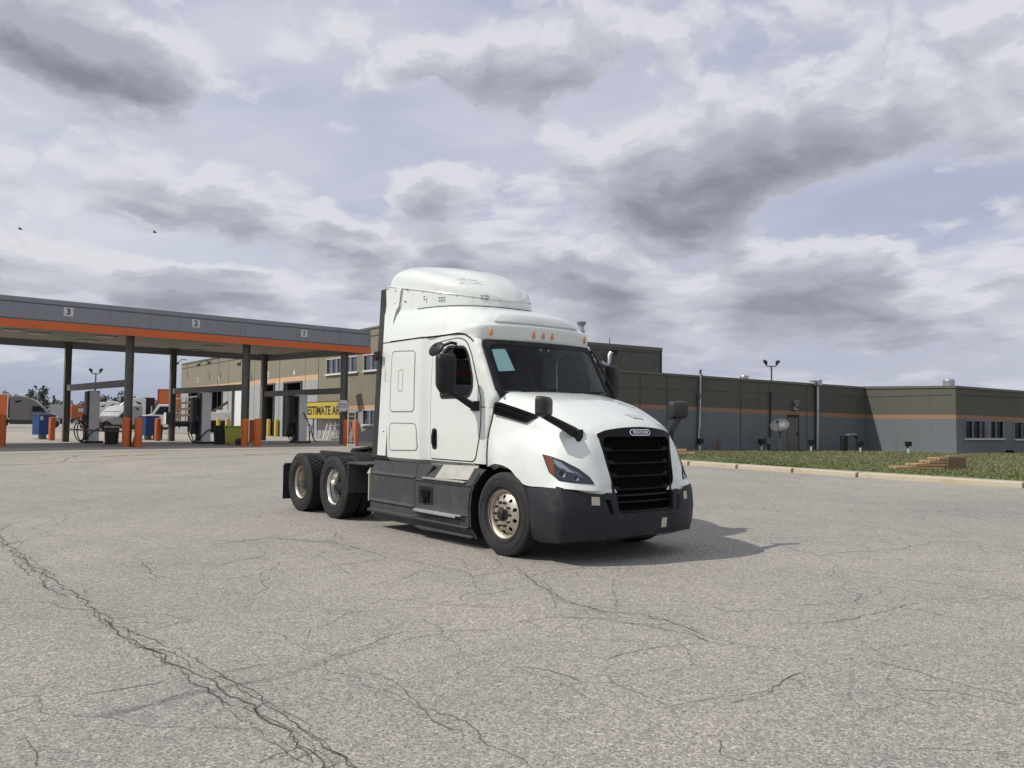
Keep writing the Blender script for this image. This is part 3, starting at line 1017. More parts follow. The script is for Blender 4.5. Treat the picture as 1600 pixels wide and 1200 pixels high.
# --- roof cap over the sleeper
cap = [[(-.735, 0, 2.675), (-.745, -.42, 2.672), (-.79, -.77, 2.668), (-.845, -.95, 2.672), (-.93, -1.02, 2.705), (-1.05, -1.05, 2.785)],
       [(-.700, 0, 2.79), (-.712, -.42, 2.788), (-.755, -.77, 2.780), (-.83, -.955, 2.785), (-.95, -1.035, 2.795), (-1.14, -1.062, 2.800)],
       [(-.680, 0, 2.905), (-.692, -.42, 2.902), (-.750, -.77, 2.890), (-.83, -.955, 2.885), (-.97, -1.040, 2.865), (-1.22, -1.068, 2.808)],
       [(-.752, 0, 2.935), (-.764, -.42, 2.932), (-.815, -.75, 2.926), (-.89, -.925, 2.926), (-1.05, -1.022, 2.915), (-1.32, -1.07, 2.808)],
       [(-.815, 0, 3.06), (-.83, -.42, 3.055), (-.90, -.72, 3.03), (-1.0, -.87, 3.0), (-1.2, -.99, 2.95), (-1.5, -1.056, 2.808)],
       [(-1.02, 0, 3.165), (-1.04, -.42, 3.16), (-1.11, -.70, 3.13), (-1.22, -.85, 3.08), (-1.42, -.985, 2.985), (-1.72, -1.065, 2.808)],
       [(-1.5, 0, 3.255), (-1.5, -.42, 3.25), (-1.55, -.72, 3.225), (-1.62, -.88, 3.16), (-1.78, -1.02, 3.0), (-1.98, -1.095, 2.808)],
       [(-2.2, 0, 3.325), (-2.2, -.42, 3.32), (-2.22, -.76, 3.30), (-2.25, -.935, 3.22), (-2.3, -1.065, 3.01), (-2.35, -1.125, 2.808)],
       [(-2.95, 0, 3.385), (-2.95, -.42, 3.38), (-2.95, -.79, 3.36), (-2.95, -.965, 3.27), (-2.95, -1.08, 3.03), (-2.95, -1.135, 2.808)]]
G = patch(cap, 6, 6)
cm = MB().grid(G); cm.join(MB().grid(G).mirror())
part('roof_cap', cm, M['white'], angle=40)
capbvh = BVHTree.FromPolygons([Vector(v) for v in cm.v], cm.f)


def on(bvh, o, d, off=0.0):
    p, n, i, dist = bvh.ray_cast(Vector(o), Vector(d).normalized())
    if p is None:
        return None
    return p - Vector(d).normalized() * off


# raised scoop pad on the brow
sp = rounded([(-.78, 2.985), (-.60, 3.105), (.60, 3.105), (.78, 2.985)], .07)


def spf(y, z):
    p = on(capbvh, (1.0, y, z), (-1, 0, -.02))
    return (p.x + .032, p.y, p.z + .008)


part('roof_scoop', trim(sp, spf, [], .06, (-.04, 0, -.012)), M['white'], angle=30, bevel=.028, seg=4)
ml = part('marker_lamps', MB().box((-.75, 0, 2.72), (.02, .3, .01)), M['white'])
for y in (-.84, -.165, 0.0, .165, .84):
    p = on(capbvh, (1, y, 2.80), (-1, 0, 0)); nx = Vector((1, (-.9 if y < -.5 else .9 if y > .5 else 0), .12)).normalized()
    sd_ = Vector((0, 0, 1)).cross(nx).normalized(); upv = nx.cross(sd_)
    m_ = MB()
    prof = []
    for t in range(9):
        a = -1 + t / 4
        prof.append((a, math.sqrt(max(0, 1 - a * a))))
    vs = []
    for a, r_ in prof:
        for kk in range(10):
            th = math.pi * kk / 9
            vs.append(p + upv * (a * .060 + .008) + sd_ * (math.cos(th) * .021 * r_ * (1.0 - .35 * a)) + nx * (math.sin(th) * .026 * r_ + .001))
    m_.add(vs, [(i * 10 + j, i * 10 + j + 1, (i + 1) * 10 + j + 1, (i + 1) * 10 + j) for i in range(8) for j in range(9)])
    part('marker_light', m_, M['amber'], ml)

# --- add-on roof fairing: riveted skirt ring and dome
PLAN = [(-3.38, .895), (-3.02, .90), (-2.6, .89), (-2.25, .835), (-1.95, .735), (-1.72, .61), (-1.55, .46), (-1.43, .31), (-1.365, .16), (-1.345, 0.0)]
pl = spline([(x, -y, 0) for x, y in PLAN], 4)


def zbase(x):
    return 3.655 - .30 * (x + 3.02) / 1.67


rows = []
for x, y, _ in pl:
    yy = y * 1.03
    rows.append([(x + .03 * sstep(-2.4, -1.5, x), yy, 3.12), (x + .02 * sstep(-2.4, -1.5, x), yy * .995, 3.28), (x, y, zbase(x) - .012), (x, y, zbase(x))])
sk = MB().grid(rows); sk.join(MB().grid(rows).mirror())
M['rivet'] = mat('dark_rivet', (.10, .10, .10), .6)
fs_ = part('roof_fairing_skirt', sk, M['white'], angle=40)


def rivet(a, b, r_):
    part('rivet', MB().cyl(a, b, r_ * .8, n=8), M['rivet'], fs_)


for i in range(6, len(pl) - 2, 4):
    x, y, _ = pl[i]
    rivet((x, y - .004, zbase(x) - .03), (x + .002, y + .006, zbase(x) - .03), .011)
for x, z in ((-2.35, 3.44), (-2.35, 3.40), (-2.75, 3.60), (-2.9, 3.62)):
    rivet((x, -.905, z), (x, -.885, z), .012)
for x, y in [(-2.10, -.79), (-2.06, -.775), (-2.02, -.762), (-1.53, -.44), (-1.50, -.40), (-1.48, -.37)]:
    for z in (3.36, 3.405):
        rivet((x + .02, y - .03, z), (x - .02, y + .02, z), .010)
for s in (1, -1):
    part('fairing_lip', MB().tube([(x, s * y * 1.004, zbase(x) - .004) for x, y, _ in pl], .011, 6), M['white'], fs_)
    jp = []
    for x, y, _ in pl[9:]:
        p_ = on(capbvh, (x + .03 * sstep(-2.4, -1.5, x) + .006, y * 1.035 - .004, 4.5), (0, 0, -1), .004)
        if p_:
            jp.append((p_.x, s * p_.y, p_.z))
    part('fairing_joint', MB().tube(jp, .008, 6), M['seal'], fs_)
dome = []
HC = [(-3.38, 3.745), (-3.378, 3.85), (-3.362, 3.935), (-3.31, 4.005), (-3.20, 4.04), (-3.0, 4.045), (-2.6, 3.985), (-2.3, 3.925), (-2.05, 3.86), (-1.85, 3.785), (-1.68, 3.69), (-1.55, 3.595), (-1.45, 3.50), (-1.39, 3.42), (-1.35, 3.358)]
for x, zt in HC:
    wv = lerpt(PLAN, x) * .985; zb = zbase(x); row = []
    for j in range(21):
        t = j / 20 * math.pi / 2
        cy = math.sin(t); cz = math.cos(t)
        e = lerpt([(-3.4, .50), (-3.0, .58), (-2.5, .66), (-1.8, .80), (-1.0, .95)], x)
        yy = wv * (cy ** e if cy > 0 else 0); zz = zb + (zt - zb) * (cz ** e if cz > 1e-9 else 0)
        # a shallow valley between the dome and its flank
        zz -= .05 * math.exp(-((abs(yy) - .70 * wv) / (.16 * wv + .01)) ** 2) * sstep(-2.9, -2.4, x) * (zt - zb) / .4
        row.append((x, -yy, zz))
    dome.append(row)
dm = MB().grid(dome); dm.join(MB().grid(dome).mirror())
dm.add([p for p in dome[0]] + [(p[0], -p[1], p[2]) for p in reversed(dome[0][:-1])] , [tuple(range(len(dome[0]) * 2 - 1))])
part('roof_fairing', dm, M['white'], angle=60)
dbvh = BVHTree.FromPolygons([Vector(v) for v in dm.v], dm.f)
# scuffed remains of removed lettering: unreadable grey flecks
sc_ = MB(); rs = random.Random(3)
for k_ in range(52):
    t = rs.random(); x = -2.30 + .82 * t; z = 3.66 - .15 * t + rs.uniform(-.035, .035)
    p = on(dbvh, (x, -3, z), (0.15, 1, 0), .002)
    if p is None:
        continue
    w_ = rs.uniform(.006, .022); h_ = rs.uniform(.004, .02); a_ = rs.uniform(-.5, .5)
    pts = [(x + w_ * math.cos(a_ + q * math.pi / 3) * rs.uniform(.6, 1.2), z + h_ * math.sin(a_ + q * math.pi / 3) * rs.uniform(.6, 1.2)) for q in range(6)]
    P3 = [on(dbvh, (a, -3, b), (0.15, 1, 0), .002) for a, b in pts]
    if all(P3):
        sc_.add(P3, [tuple(range(6))])
part('scuff_marks', sc_, mat('grey_scuff', (.42, .43, .41), .8, var=.4, vscale=60))

# --- side extenders: white panel with a black rubber edge
for sgn in (-1, 1):
    def ex(x, z):
        dy = .13 * sstep(2.78, 3.45, z)
        y = 1.15 - .10 * (z - 1.09) / 2.58 - dy
        return (x - dy * 1.8, -y if sgn < 0 else y, z)
    e_ = part('side_extender', trim([(-3.225, 1.09), (-2.965, 1.09), (-2.955, 2.6), (-2.945, 2.95), (-2.92, 3.16), (-2.84, 3.30), (-2.77, 3.37), (-2.73, 3.645), (-3.215, 3.668)], ex, [], .12, (0, -sgn * .025, 0)), M['white'])
    part('rubber_edge', trim([(-3.39, 1.06), (-3.227, 1.06), (-3.217, 3.685), (-3.375, 3.685)], ex, [], .15, (0, -sgn * .03, 0)), mat('black_rubber_edge', (.022, .021, .021), .75, var=.25), e_)
    ln = trim([(-3.235, 2.795), (-2.955, 2.795), (-2.955, 2.808), (-3.235, 2.808)], lambda a, b: (ex(a, b)[0], ex(a, b)[1] * 1.003, b), [], .1)
    part('panel_line', ln, M['seal'], e_)
    part('panel_gap', seam([(-2.962, 1.09), (-2.952, 2.6), (-2.942, 2.95), (-2.917, 3.16), (-2.857, 3.30), (-2.777, 3.37), (-2.74, 3.62)], .020, 0, lambda a, b: (ex(a, b)[0], ex(a, b)[1] * 1.002, b)), M['seal'], e_)
    for x, z in ((-3.06, 1.45), (-2.82, 3.60), (-3.15, 3.62), (-2.85, 3.42), (-3.15, 3.42)):
        y = ex(x, z)[1]
        part('screw', MB().cyl((x, y * 1.004, z), (x, y * .99, z), .012, n=8), M['blackm'], e_)
    if sgn < 0:
        wk = MB().box((-3.27, -1.17, 2.60), (.07, .05, .14)).box((-3.20, -1.175, 2.62), (.05, .04, .09))
        wk.tube([(-3.19, -1.17, 2.58), (-3.13, -1.175, 2.45), (-3.10, -1.172, 2.30), (-3.13, -1.172, 2.28), (-3.16, -1.172, 2.42)], .006, 6)
        part('work_lamp', wk, M['black'], e_, bevel=.008)

# --- hood
hood = [[(-.40, 0, 2.015), (-.41, -.42, 2.017), (-.43, -.86, 2.005), (-.43, -.995, 1.89), (-.44, -1.03, 1.68), (-.485, -1.058, 1.46), (-.50, -1.07, 1.25), (-.50, -1.07, 1.045)],
        [(-.11, 0, 1.995), (-.11, -.40, 1.99), (-.12, -.785, 1.94), (-.14, -.965, 1.80), (-.16, -1.015, 1.64), (-.20, -1.085, 1.43), (-.25, -1.135, 1.25), (-.22, -1.155, 1.095)],
        [(.17, 0, 1.945), (.16, -.385, 1.935), (.14, -.765, 1.88), (.12, -.95, 1.725), (.10, -1.01, 1.575), (.08, -1.11, 1.385), (.06, -1.15, 1.21), (.07, -1.165, 1.05)],
        [(.42, 0, 1.88), (.40, -.37, 1.87), (.37, -.745, 1.815), (.36, -.935, 1.645), (.36, -1.0, 1.505), (.35, -1.115, 1.32), (.34, -1.16, 1.10), (.335, -1.165, .885)],
        [(.63, 0, 1.805), (.60, -.35, 1.795), (.57, -.72, 1.735), (.58, -.90, 1.565), (.60, -.975, 1.42), (.63, -1.085, 1.235), (.66, -1.125, 1.03), (.69, -1.145, .872)],
        [(.83, 0, 1.72), (.80, -.34, 1.71), (.76, -.695, 1.645), (.79, -.84, 1.485), (.83, -.91, 1.335), (.89, -.98, 1.14), (.95, -1.00, .98), (.985, -1.06, .868)],
        [(.99, 0, 1.64), (.965, -.32, 1.625), (.92, -.655, 1.56), (.955, -.735, 1.43), (1.01, -.765, 1.285), (1.065, -.775, 1.10), (1.12, -.745, .94), (1.145, -.775, .845)],
        [(1.085, 0, 1.562), (1.06, -.31, 1.545), (1.015, -.605, 1.492), (1.035, -.60, 1.41), (1.07, -.585, 1.29), (1.115, -.56, 1.12), (1.160, -.535, .95), (1.150, -.520, .862)]]
G = patch(hood, 6, 6)
hm_ = MB().grid(G); HG = G
hbvh = BVHTree.FromPolygons([Vector(v) for v in hm_.v], hm_.f)
hm_.join(MB().grid(G).mirror())
# rolled inner edge along the wheel arch and at the cowl
lip = [[p, (p[0], p[1] + .06, p[2] - .01), (p[0], p[1] + .10, p[2] - .05)] for p in [r_[-1] for r_ in G]]
hm_.join(MB().grid(lip)).join(MB().grid(lip).mirror())
hd = part('hood', hm_, M['white'], angle=60)
for s in (1, -1):
    seamc = MB()
    pts = [HG[0][j] for j in range(0, len(HG[0]))]
    seamc.tube([(p[0] - .010, s * (p[1] * 1.003), p[2] + .0) for p in pts[8:]], .009, 6)
    part('hood_joint', seamc, M['seal'], hd)
# small wedge pockets on the hood top, the shade of their facets painted grey
for pts in (((.30, .42), (.42, .60), (.52, .52), (.40, .34)), ((.83, .02), (.83, .31), (.935, .25), (.935, .08))):
    pk = MB()
    P3 = [on(hbvh, (a, -abs(b), 4), (0, 0, -1), .003) for a, b in pts]
    P3 = [Vector((p.x, -p.y if pts[0][1] > 0 else p.y, p.z)) for p in P3]
    pk.add(P3 + [p + Vector((0, 0, .006 if i in (1, 2) else .014)) for i, p in enumerate(P3)], [(0, 1, 2, 3), (7, 6, 5, 4), (0, 4, 5, 1), (1, 5, 6, 2), (2, 6, 7, 3), (3, 7, 4, 0)])
    part('hood_wedge', pk, mat('facet_shade_grey', (.50, .52, .50), .4), hd, bevel=.003)


def hoodside(off):
    def f(x, z):
        p = on(hbvh, (x, -3, z), (0, 1, 0), off)
        return p if p is not None else Vector((x, -1.0 - off, z))
    return f


for sgn in (-1, 1):
    vt = rounded([(-.415, 1.715), (-.41, 1.855), (-.35, 1.862), (.32, 1.695), (.325, 1.68), (.18, 1.605)], [.01, .02, .02, .02, .02, .03])
    vo = rounded([(-.38, 1.738), (-.375, 1.830), (-.33, 1.832), (.25, 1.688), (.165, 1.635)], .012)
    a = trim(vt, hoodside(.034), [vo], .04, (0, .04, 0)); b = trim(vo, hoodside(.014), [], .04)
    c = MB()
    for t in (.34, .68):
        z0 = 1.738 + .092 * t; z1 = 1.640 + .036 * t
        pts = [(-.37 + (.60 - .07 * (1 - t)) * q / 8, z0 + (z1 - z0) * q / 8) for q in range(9)]
        c.tube([hoodside(.024)(*p) for p in pts], .010, 6)
    if sgn > 0:
        a, b, c = a.mirror(), b.mirror(), c.mirror()
    v_ = part('hood_vent', a, M['blackm'], hd, bevel=.004)
    part('vent_mesh', b, M['blackm'], v_); part('louvre', c, M['blackm'], v_)

# --- headlamps
M['alloy2'] = mat('bright_polished_rim', (.74, .73, .70), .22, .97, .08, 9, dirt=((.4, .35, .28), .3, 8))
HD = Vector((-.62, .785, 0)); HU = Vector((.785, .62, 0)); HO = Vector((1.9, -2.4, 0))


def hl(off):
    def f(a, b):
        p = on(hbvh, HO + HU * a + Vector((0, 0, b)), HD, off)
        return p
    return f


def hl_uv(x, y, z):
    d = Vector((x, y, 0)) - HO
    return (d.dot(HU), z)


lampo = [hl_uv(.60, -1.095, 1.245), hl_uv(.70, -1.06, 1.225), hl_uv(.85, -1.0, 1.18), hl_uv(1.0, -.885, 1.09), hl_uv(1.08, -.795, 1.0), hl_uv(1.115, -.745, .918), hl_uv(.98, -.92, .935), hl_uv(.86, -1.06, .955), hl_uv(.74, -1.115, 1.045)]


def shrink(poly, k, c=None):
    cx = sum(p[0] for p in poly) / len(poly); cy = sum(p[1] for p in poly) / len(poly)
    if c:
        cx, cy = c
    return [(cx + (p[0] - cx) * k, cy + (p[1] - cy) * k) for p in poly]


def q(a, b, t):
    return (a[0] + (b[0] - a[0]) * t, a[1] + (b[1] - a[1]) * t)


for sgn in (-1, 1):
    def fl(mb):
        return mb if sgn < 0 else mb.mirror()
    in_ = shrink(lampo, .94)
    hl0 = part('headlight', fl(trim(lampo, hl(.010), [in_], .05, tuple(HD * .03))), M['seal'], hd)
    part('lamp_bowl', fl(trim(in_, hl(.003), [], .05)), mat('smoked_lamp_bowl', (.035, .04, .05), .3, coat=.4), hl0)
    def pl_at(poly, t):
        L = [0.0]
        for a_, b_ in zip(poly, poly[1:]):
            L.append(L[-1] + math.dist(a_, b_))
        d_ = t * L[-1]
        for i_ in range(len(poly) - 1):
            if d_ <= L[i_ + 1] + 1e-9:
                return q(poly[i_], poly[i_ + 1], (d_ - L[i_]) / (L[i_ + 1] - L[i_]))
        return poly[-1]

    def th(t, h_):
        return q(pl_at(in_[:6], t), pl_at([in_[0], in_[8], in_[7], in_[6], in_[5]], t), h_)
    am = [in_[0], th(.10, .04), th(.20, .10), th(.27, .45), th(.40, .985), th(.33, .985), in_[8]]
    part('turn_signal', fl(trim(am, hl(.007), [], .03)), M['amber'], hl0)
    c1 = [th(.20, .10), th(.34, .10), th(.50, .20), th(.66, .36), th(.50, .42), th(.36, .44), th(.27, .38)]
    part('reflector', fl(trim(c1, hl(.006), [], .03)), mat('lamp_reflector', (.88, .90, .93), .35, .15), hl0)
    c2 = [th(.55, .20), th(.68, .22), th(.84, .42), th(.70, .37)]
    part('reflector', fl(trim(c2, hl(.006), [], .03)), mat('lamp_reflector_low', (.50, .52, .55), .35, .15), hl0)
    c3 = [th(.02, .02), th(.10, .015), th(.20, .07), th(.16, .12)]
    part('reflector', fl(trim(c3, hl(.0075), [], .03)), mat('lamp_reflector_tip', (.75, .62, .45), .3, .4), hl0)
    for (cx, cz, r_) in ((.87, 1.035, .056), (.985, .99, .042)):
        pc_ = None
        for yy in (-1.06, -.98, -.9):
            pc_ = hl_uv(cx, yy, cz)
        ce = hl_uv(cx, -1.03 if cx < .9 else -.915, cz)
        ring = [(ce[0] + math.cos(t * math.pi / 8) * r_, ce[1] + math.sin(t * math.pi / 8) * r_) for t in range(16)]
        lr = [(ce[0] + math.cos(t * math.pi / 8) * r_ * .6, ce[1] + math.sin(t * math.pi / 8) * r_ * .6) for t in range(16)]
        part('bulb_ring', fl(trim(ring, hl(.0075), [lr], .03)), mat('dim_bulb_ring', (.12, .125, .14), .3, .6), hl0)
        part('bulb', fl(trim(lr, hl(.009), [], .02)), M['black'], hl0)
        gp_ = [(ce[0] + .2 * r_, ce[1] - .75 * r_), (ce[0] + .8 * r_, ce[1] - .7 * r_), (ce[0] + .75 * r_, ce[1] + .1 * r_), (ce[0] + .35 * r_, ce[1] - .3 * r_)]
        part('bulb_glint', fl(trim(gp_, hl(.0095), [], .02)), M['alloy2'], hl0)
    part('lens', fl(trim(shrink(lampo, .97), hl(.0125), [], .05)), M['lens'], hl0)

# --- grille
def gx(y, z, off=0.0):
    return 1.085 + (1.562 - z) * .155 - .075 * (abs(y) / .6) ** 2 + off


def gyw(z):
    return lerpt([(.56, .455), (.79, .50), (1.12, .56), (1.49, .615), (1.6, .63)], z)


def gtop(y):
    return 1.572 - .062 * (abs(y) / .6) ** 2


gout = [(-gyw(.585) * 1.0, .585)] + [(-gyw(z), z) for z in (.8, 1.1, 1.3, 1.49)] + [(y, gtop(y)) for y in (-.5, -.35, -.2, 0, .2, .35, .5)] + [(gyw(z), z) for z in (1.49, 1.3, 1.1, .8, .585)]
gin = rounded([(-gyw(.62) + .028, .605), (-gyw(1.43) + .038, 1.40), (-gyw(1.43) + .085, 1.452), (gyw(1.43) - .085, 1.452), (gyw(1.43) - .038, 1.40), (gyw(.62) - .028, .605)], .03)
gl_ = part('grille', trim(gout, lambda y, z: (gx(y, z, .012), y, z), [gin], .06, (-.05, 0, 0)), mat('satin_black', (.010, .010, .012), .45, spec=.22), bevel=.006)
part('grille_mesh', trim(gin, lambda y, z: (gx(y, z, -.075), y, z), [], .1), M['blackm'], gl_)
ribs = []
for i in range(35):
    rib = MB()
    y = -.544 + i * .032
    for z0, z1 in ((.62, 1.43),):
        if abs(y) < gyw(z0) - .05:
            rib.bar((gx(y, z0, -.062), y, z0), (gx(y, z1, -.062), y, z1), .006, .010)
            part('grille_rib', rib, M['blackm'], gl_)
for z in (1.295, 1.145, .995, .845):
    w = gyw(z) - .030
    rows = []
    for i in range(25):
        y = -w + 2 * w * i / 24; e = sstep(.74, .86, abs(y) / w)
        zt = z + .004 + .034 * e; x = gx(y, z, -.022 + .016 * e)
        rows.append([(x - .05, y, zt + .008), (x - .008, y, zt), (x, y, z - .002), (x - .004, y, z - .013), (x - .05, y, z - .010)])
    part('grille_bar', MB().grid(rows), mat('black_bar', (.008, .008, .010), .55, spec=.18), gl_, angle=25)
lowb = MB()
for z, t in ((.775, .014), (.70, .010)):
    w = gyw(z) - .028
    rows = [[(gx(y, z, -.045), y, z + t), (gx(y, z, -.01), y, z + t * .6), (gx(y, z, -.01), y, z - t * .6), (gx(y, z, -.045), y, z - t)] for y in [-w + 2 * w * i / 16 for i in range(17)]]
    lowb.grid(rows)
part('grille_bar', lowb, M['black'], gl_)
# emblem
ez = 1.505; pill = rounded([(-.185, 0), (-.155, .036), (.15, .036), (.178, .0), (.15, -.036), (-.155, -.036)], .03)
pin = rounded([(-.170, 0), (-.148, .027), (.143, .027), (.165, .0), (.143, -.027), (-.148, -.027)], .022)
em = part('emblem', trim([(a, b + ez) for a, b in pill], lambda y, z: (gx(y, z, .024), y, z), [[(a, b + ez) for a, b in pin]], .03, (-.012, 0, 0)), M['chrome'], gl_)
part('emblem_letters', text_mb('FREIGHTLINER', .046, (gx(0, ez, .020), 0, ez), (0, 1, 0), (-.15, 0, 1), .003, sx=.86), M['chrome'], em)

# --- bumper
BP = spline([(.30, -1.172, 0), (.55, -1.175, 0), (.80, -1.168, 0), (.955, -1.145, 0), (1.005, -1.085, 0), (1.085, -.93, 0), (1.155, -.74, 0), (1.205, -.52, 0), (1.235, -.26, 0), (1.245, 0, 0)], 5)
BL = [0.0]
for a, b in zip(BP, BP[1:]):
    BL.append(BL[-1] + math.dist(a, b))


def bplan(s):
    s = abs(s)
    for i in range(len(BL) - 1):
        if s <= BL[i + 1] or i == len(BL) - 2:
            t = (s - BL[i]) / (BL[i + 1] - BL[i]); a, b = BP[i], BP[i + 1]
            return Vector((a[0] + (b[0] - a[0]) * t, a[1] + (b[1] - a[1]) * t, 0)), Vector((b[1] - a[1], -(b[0] - a[0]), 0)).normalized()


def bump(off=0.0):
    def f(s, z):
        p, n = bplan(s)
        if n.x < -.2 or (n.y > 0 and n.x < .2):
            n = -n
        pr = lerpt([(.20, -.075), (.30, -.028), (.42, 0), (.60, .012), (.78, -.004), (.83, -.022), (.90, -.045)], z)
        return p + n * (pr + off) + Vector((0, 0, z))
    return f


def s_of(y):
    for i in range(len(BP) - 1):
        if BP[i][1] <= y <= BP[i + 1][1]:
            return BL[i] + (BL[i + 1] - BL[i]) * (y - BP[i][1]) / (BP[i + 1][1] - BP[i][1])
    return BL[-1]


sC = BL[-1]; sg = s_of(-.485)
bo = [(.035, .862), (.18, .26), (.30, .235), (.62, .255), (.95, .285), (sC, .30), (sC, .58), (s_of(-.43), .578), (s_of(-.462), .60), (sg, .782), (s_of(-.75), .805), (s_of(-1.05), .845), (.55, .868)]
slot = rounded([(s_of(-.645), .745), (s_of(-.565), .735), (s_of(-.535), .565), (s_of(-.575), .57)], .012)
half = trim(bo, bump(), [slot], .06, lambda p: Vector((-.03, .03 if p.y < -.6 else .0, 0)))
bm_ = MB().join(half).join(half.mirror())
bp_ = part('bumper', bm_, M['bumper'], angle=40)
for sgn in (-1, 1):
    a = trim(slot, bump(-.03), [], .06); b = seam([(.03, .868), (.3, .874), (.55, .877), (s_of(-1.05), .855), (s_of(-.75), .812), (sg, .79)], .034, 0, bump(-.012))
    c = MB(); f = bump(.008); s0 = s_of(-.765); w = .052
    c.add([f(s0 - w, .685), f(s0 + w, .680), f(s0 + w, .775), f(s0 - w, .780)], [(0, 1, 2, 3)])
    if sgn > 0:
        a, b, c = a.mirror(), b.mirror(), c.mirror()
    part('air_slot', a, M['blackm'], bp_); part('bumper_gap', b, M['seal'], bp_); part('tow_cover_sticker', c, M['sticker'], bp_)
c = MB(); f = bump(.008); s0 = s_of(-.285)
c.add([f(s0 - w, .375), f(s0 + w, .375), f(s0 + w, .49), f(s0 - w, .49)], [(0, 1, 2, 3)])
part('tow_cover_sticker', c.mirror(), M['sticker'], bp_)
for s in (-1, 1):
    und = MB()
    und.grid([[Vector(bump()(q_, .29)) * 1 if s < 0 else Vector((bump()(q_, .29).x, -bump()(q_, .29).y, .29)), Vector((bump()(q_, .29).x - .05, s * abs(bump()(q_, .29).y) * .97, .268))] for q_ in [1.25 + (sC - 1.25) * i / 12 for i in range(13)]])
    part('air_dam', und, M['black'], bp_)
part('bumper_crease', seam([(s_of(-1.115), .85), (s_of(-1.10), .6), (s_of(-1.05), .33)], .006, 0, bump(.001)), M['plastic'], bp_)

# --- side skirts
SKY = [(.13, 1.135), (.17, 1.155), (.235, 1.165), (.245, 1.235), (.275, 1.24), (.295, 1.205), (.400, 1.205), (.412, 1.232), (.445, 1.205), (.805, 1.205), (.818, 1.226), (.850, 1.190), (1.02, 1.155)]


def skirt(off=0.0):
    return lambda x, z: (x, -(lerpt(SKY, z) + off), z)


SKX = [(.10, .0)]
for sgn in (-1, 1):
    def fl(mb):
        return mb if sgn < 0 else mb.mirror()
    zz = [.14, .17, .235, .245, .275, .295, .400, .412, .445, .62, .805, .818, .850, 1.015]

    def band(xs0, xs1, zs, nx=10):
        return MB().grid([[skirt()(lerpt(xs0, z) + (lerpt(xs1, z) - lerpt(xs0, z)) * i / nx, z) for z in zs] for i in range(nx + 1)])
    rear0 = [(.1, -3.26), (.235, -3.30), (.245, -3.35), (.28, -3.35), (.30, -3.31), (1.0, -3.285)]
    s1 = band(rear0, [(.1, -2.025), (1.0, -2.035)], zz)
    # rear return face
    s1.grid([[skirt()(lerpt(rear0, z), z), (lerpt(rear0, z) + .02, -.75, z)] for z in zz])
    a_ = part('side_skirt', fl(s1), M['plastic'], angle=30)
    arch = [(.10, -.60), (.30, -.655), (.50, -.675), (.70, -.65), (.85, -.575), (.95, -.49), (1.02, -.40)]
    s2 = MB()
    fr0 = [(.1, -2.015), (1.0, -2.025)]
    ol = [(-2.012, .10), (-.60, .13), (-.655, .30), (-.675, .50), (-.65, .70), (-.575, .85), (-.49, .95), (-.42, 1.01), (-.66, 1.02), (-.775, .835), (-1.80, .815), (-1.62, 1.005), (-2.022, 1.015)]
    s2 = trim(ol, skirt(), [], .055, (0, .03, 0))
    f_ = part('side_skirt', fl(s2), M['plastic'], angle=30)
    for z0_, z1_, x0_, x1_, o_ in ((.255, .285, -2.0, -.70, .035), (.405, .440, -2.0, -.70, .022), (.792, .822, -2.01, -.66, .018), (.14, .165, -2.0, -.63, .012)):
        rg_ = MB().grid([[(x, -(lerpt(SKY, .35) + d_), z) for d_, z in ((-.02, z0_ - .012), (o_, z0_), (o_, z0_ + .008), (-.02, z1_))] for x in (x0_, (x0_ + x1_) / 2, x1_)])
        part('skirt_ridge', fl(rg_), M['plastic'], f_, angle=20)
    part('skirt_ridge', fl(MB().tube([skirt(.004)(x, z) for x, z in ((-.69, .30), (-.715, .50), (-.69, .70), (-.61, .86), (-.53, .96))], .014, 8)), M['plastic'], f_)
    ar = [(p[0], p[1]) for p in ol[1:8]]
    s3 = MB().grid([[skirt()(x, z), (x + .005, -.80, z)] for x, z in ar])
    part('arch_return', fl(s3), M['black'], f_)
    t1 = MB()
    # upper tread: sloped plate and ledge
    t1.add([(-1.50, -1.075, 1.02), (-.70, -1.06, 1.045), (-.79, -1.165, .862), (-1.56, -1.175, .842)], [(0, 1, 2, 3)])
    t1.box((-1.29, -1.195, .833), (1.02, .085, .022), 0)
    part('step_plate', fl(t1), M['tread'], f_, bevel=.004)
    t1b = MB().add([(-2.0, -1.15, 1.012), (-1.50, -1.075, 1.02), (-1.56, -1.175, .842), (-1.80, -1.195, .815)], [(0, 1, 2, 3)])
    part('step_cheek', fl(t1b), M['plastic'], f_)
    t2 = MB().box((-1.36, -1.225, .405), (1.12, .10, .022)); t2.box((-1.42, -1.262, .385), (1.0, .030, .035)); t2.box((-1.9, -1.225, .385), (.18, .06, .03))
    part('step_bar', fl(t2), M['chrome'], f_, bevel=.005)
    lt = MB().box((-1.735, -1.207, .60), (.36, .012, .24))
    l_ = part('panel_latch', fl(lt), M['black'], f_, bevel=.02)
    part('latch_lever', fl(MB().box((-1.72, -1.222, .62), (.20, .022, .10)).box((-1.75, -1.222, .54), (.07, .022, .10)).box((-1.66, -1.218, .57), (.05, .02, .14))), M['blackm'], l_, bevel=.008)
    for i in range(13):
        pass
    part('skirt_gap', fl(MB().add([skirt(.001)(-2.034, z) for z in zz] + [skirt(.001)(-2.012, z) for z in zz], [(i, i + 1, len(zz) + i + 1, len(zz) + i) for i in range(len(zz) - 1)])), M['seal'], f_)
    rc = trim([(-1.80, .30), (-.86, .335), (-.90, .37), (-1.80, .355)], skirt(.004), [], .1)
    part('step_recess', fl(rc), M['black'], f_)

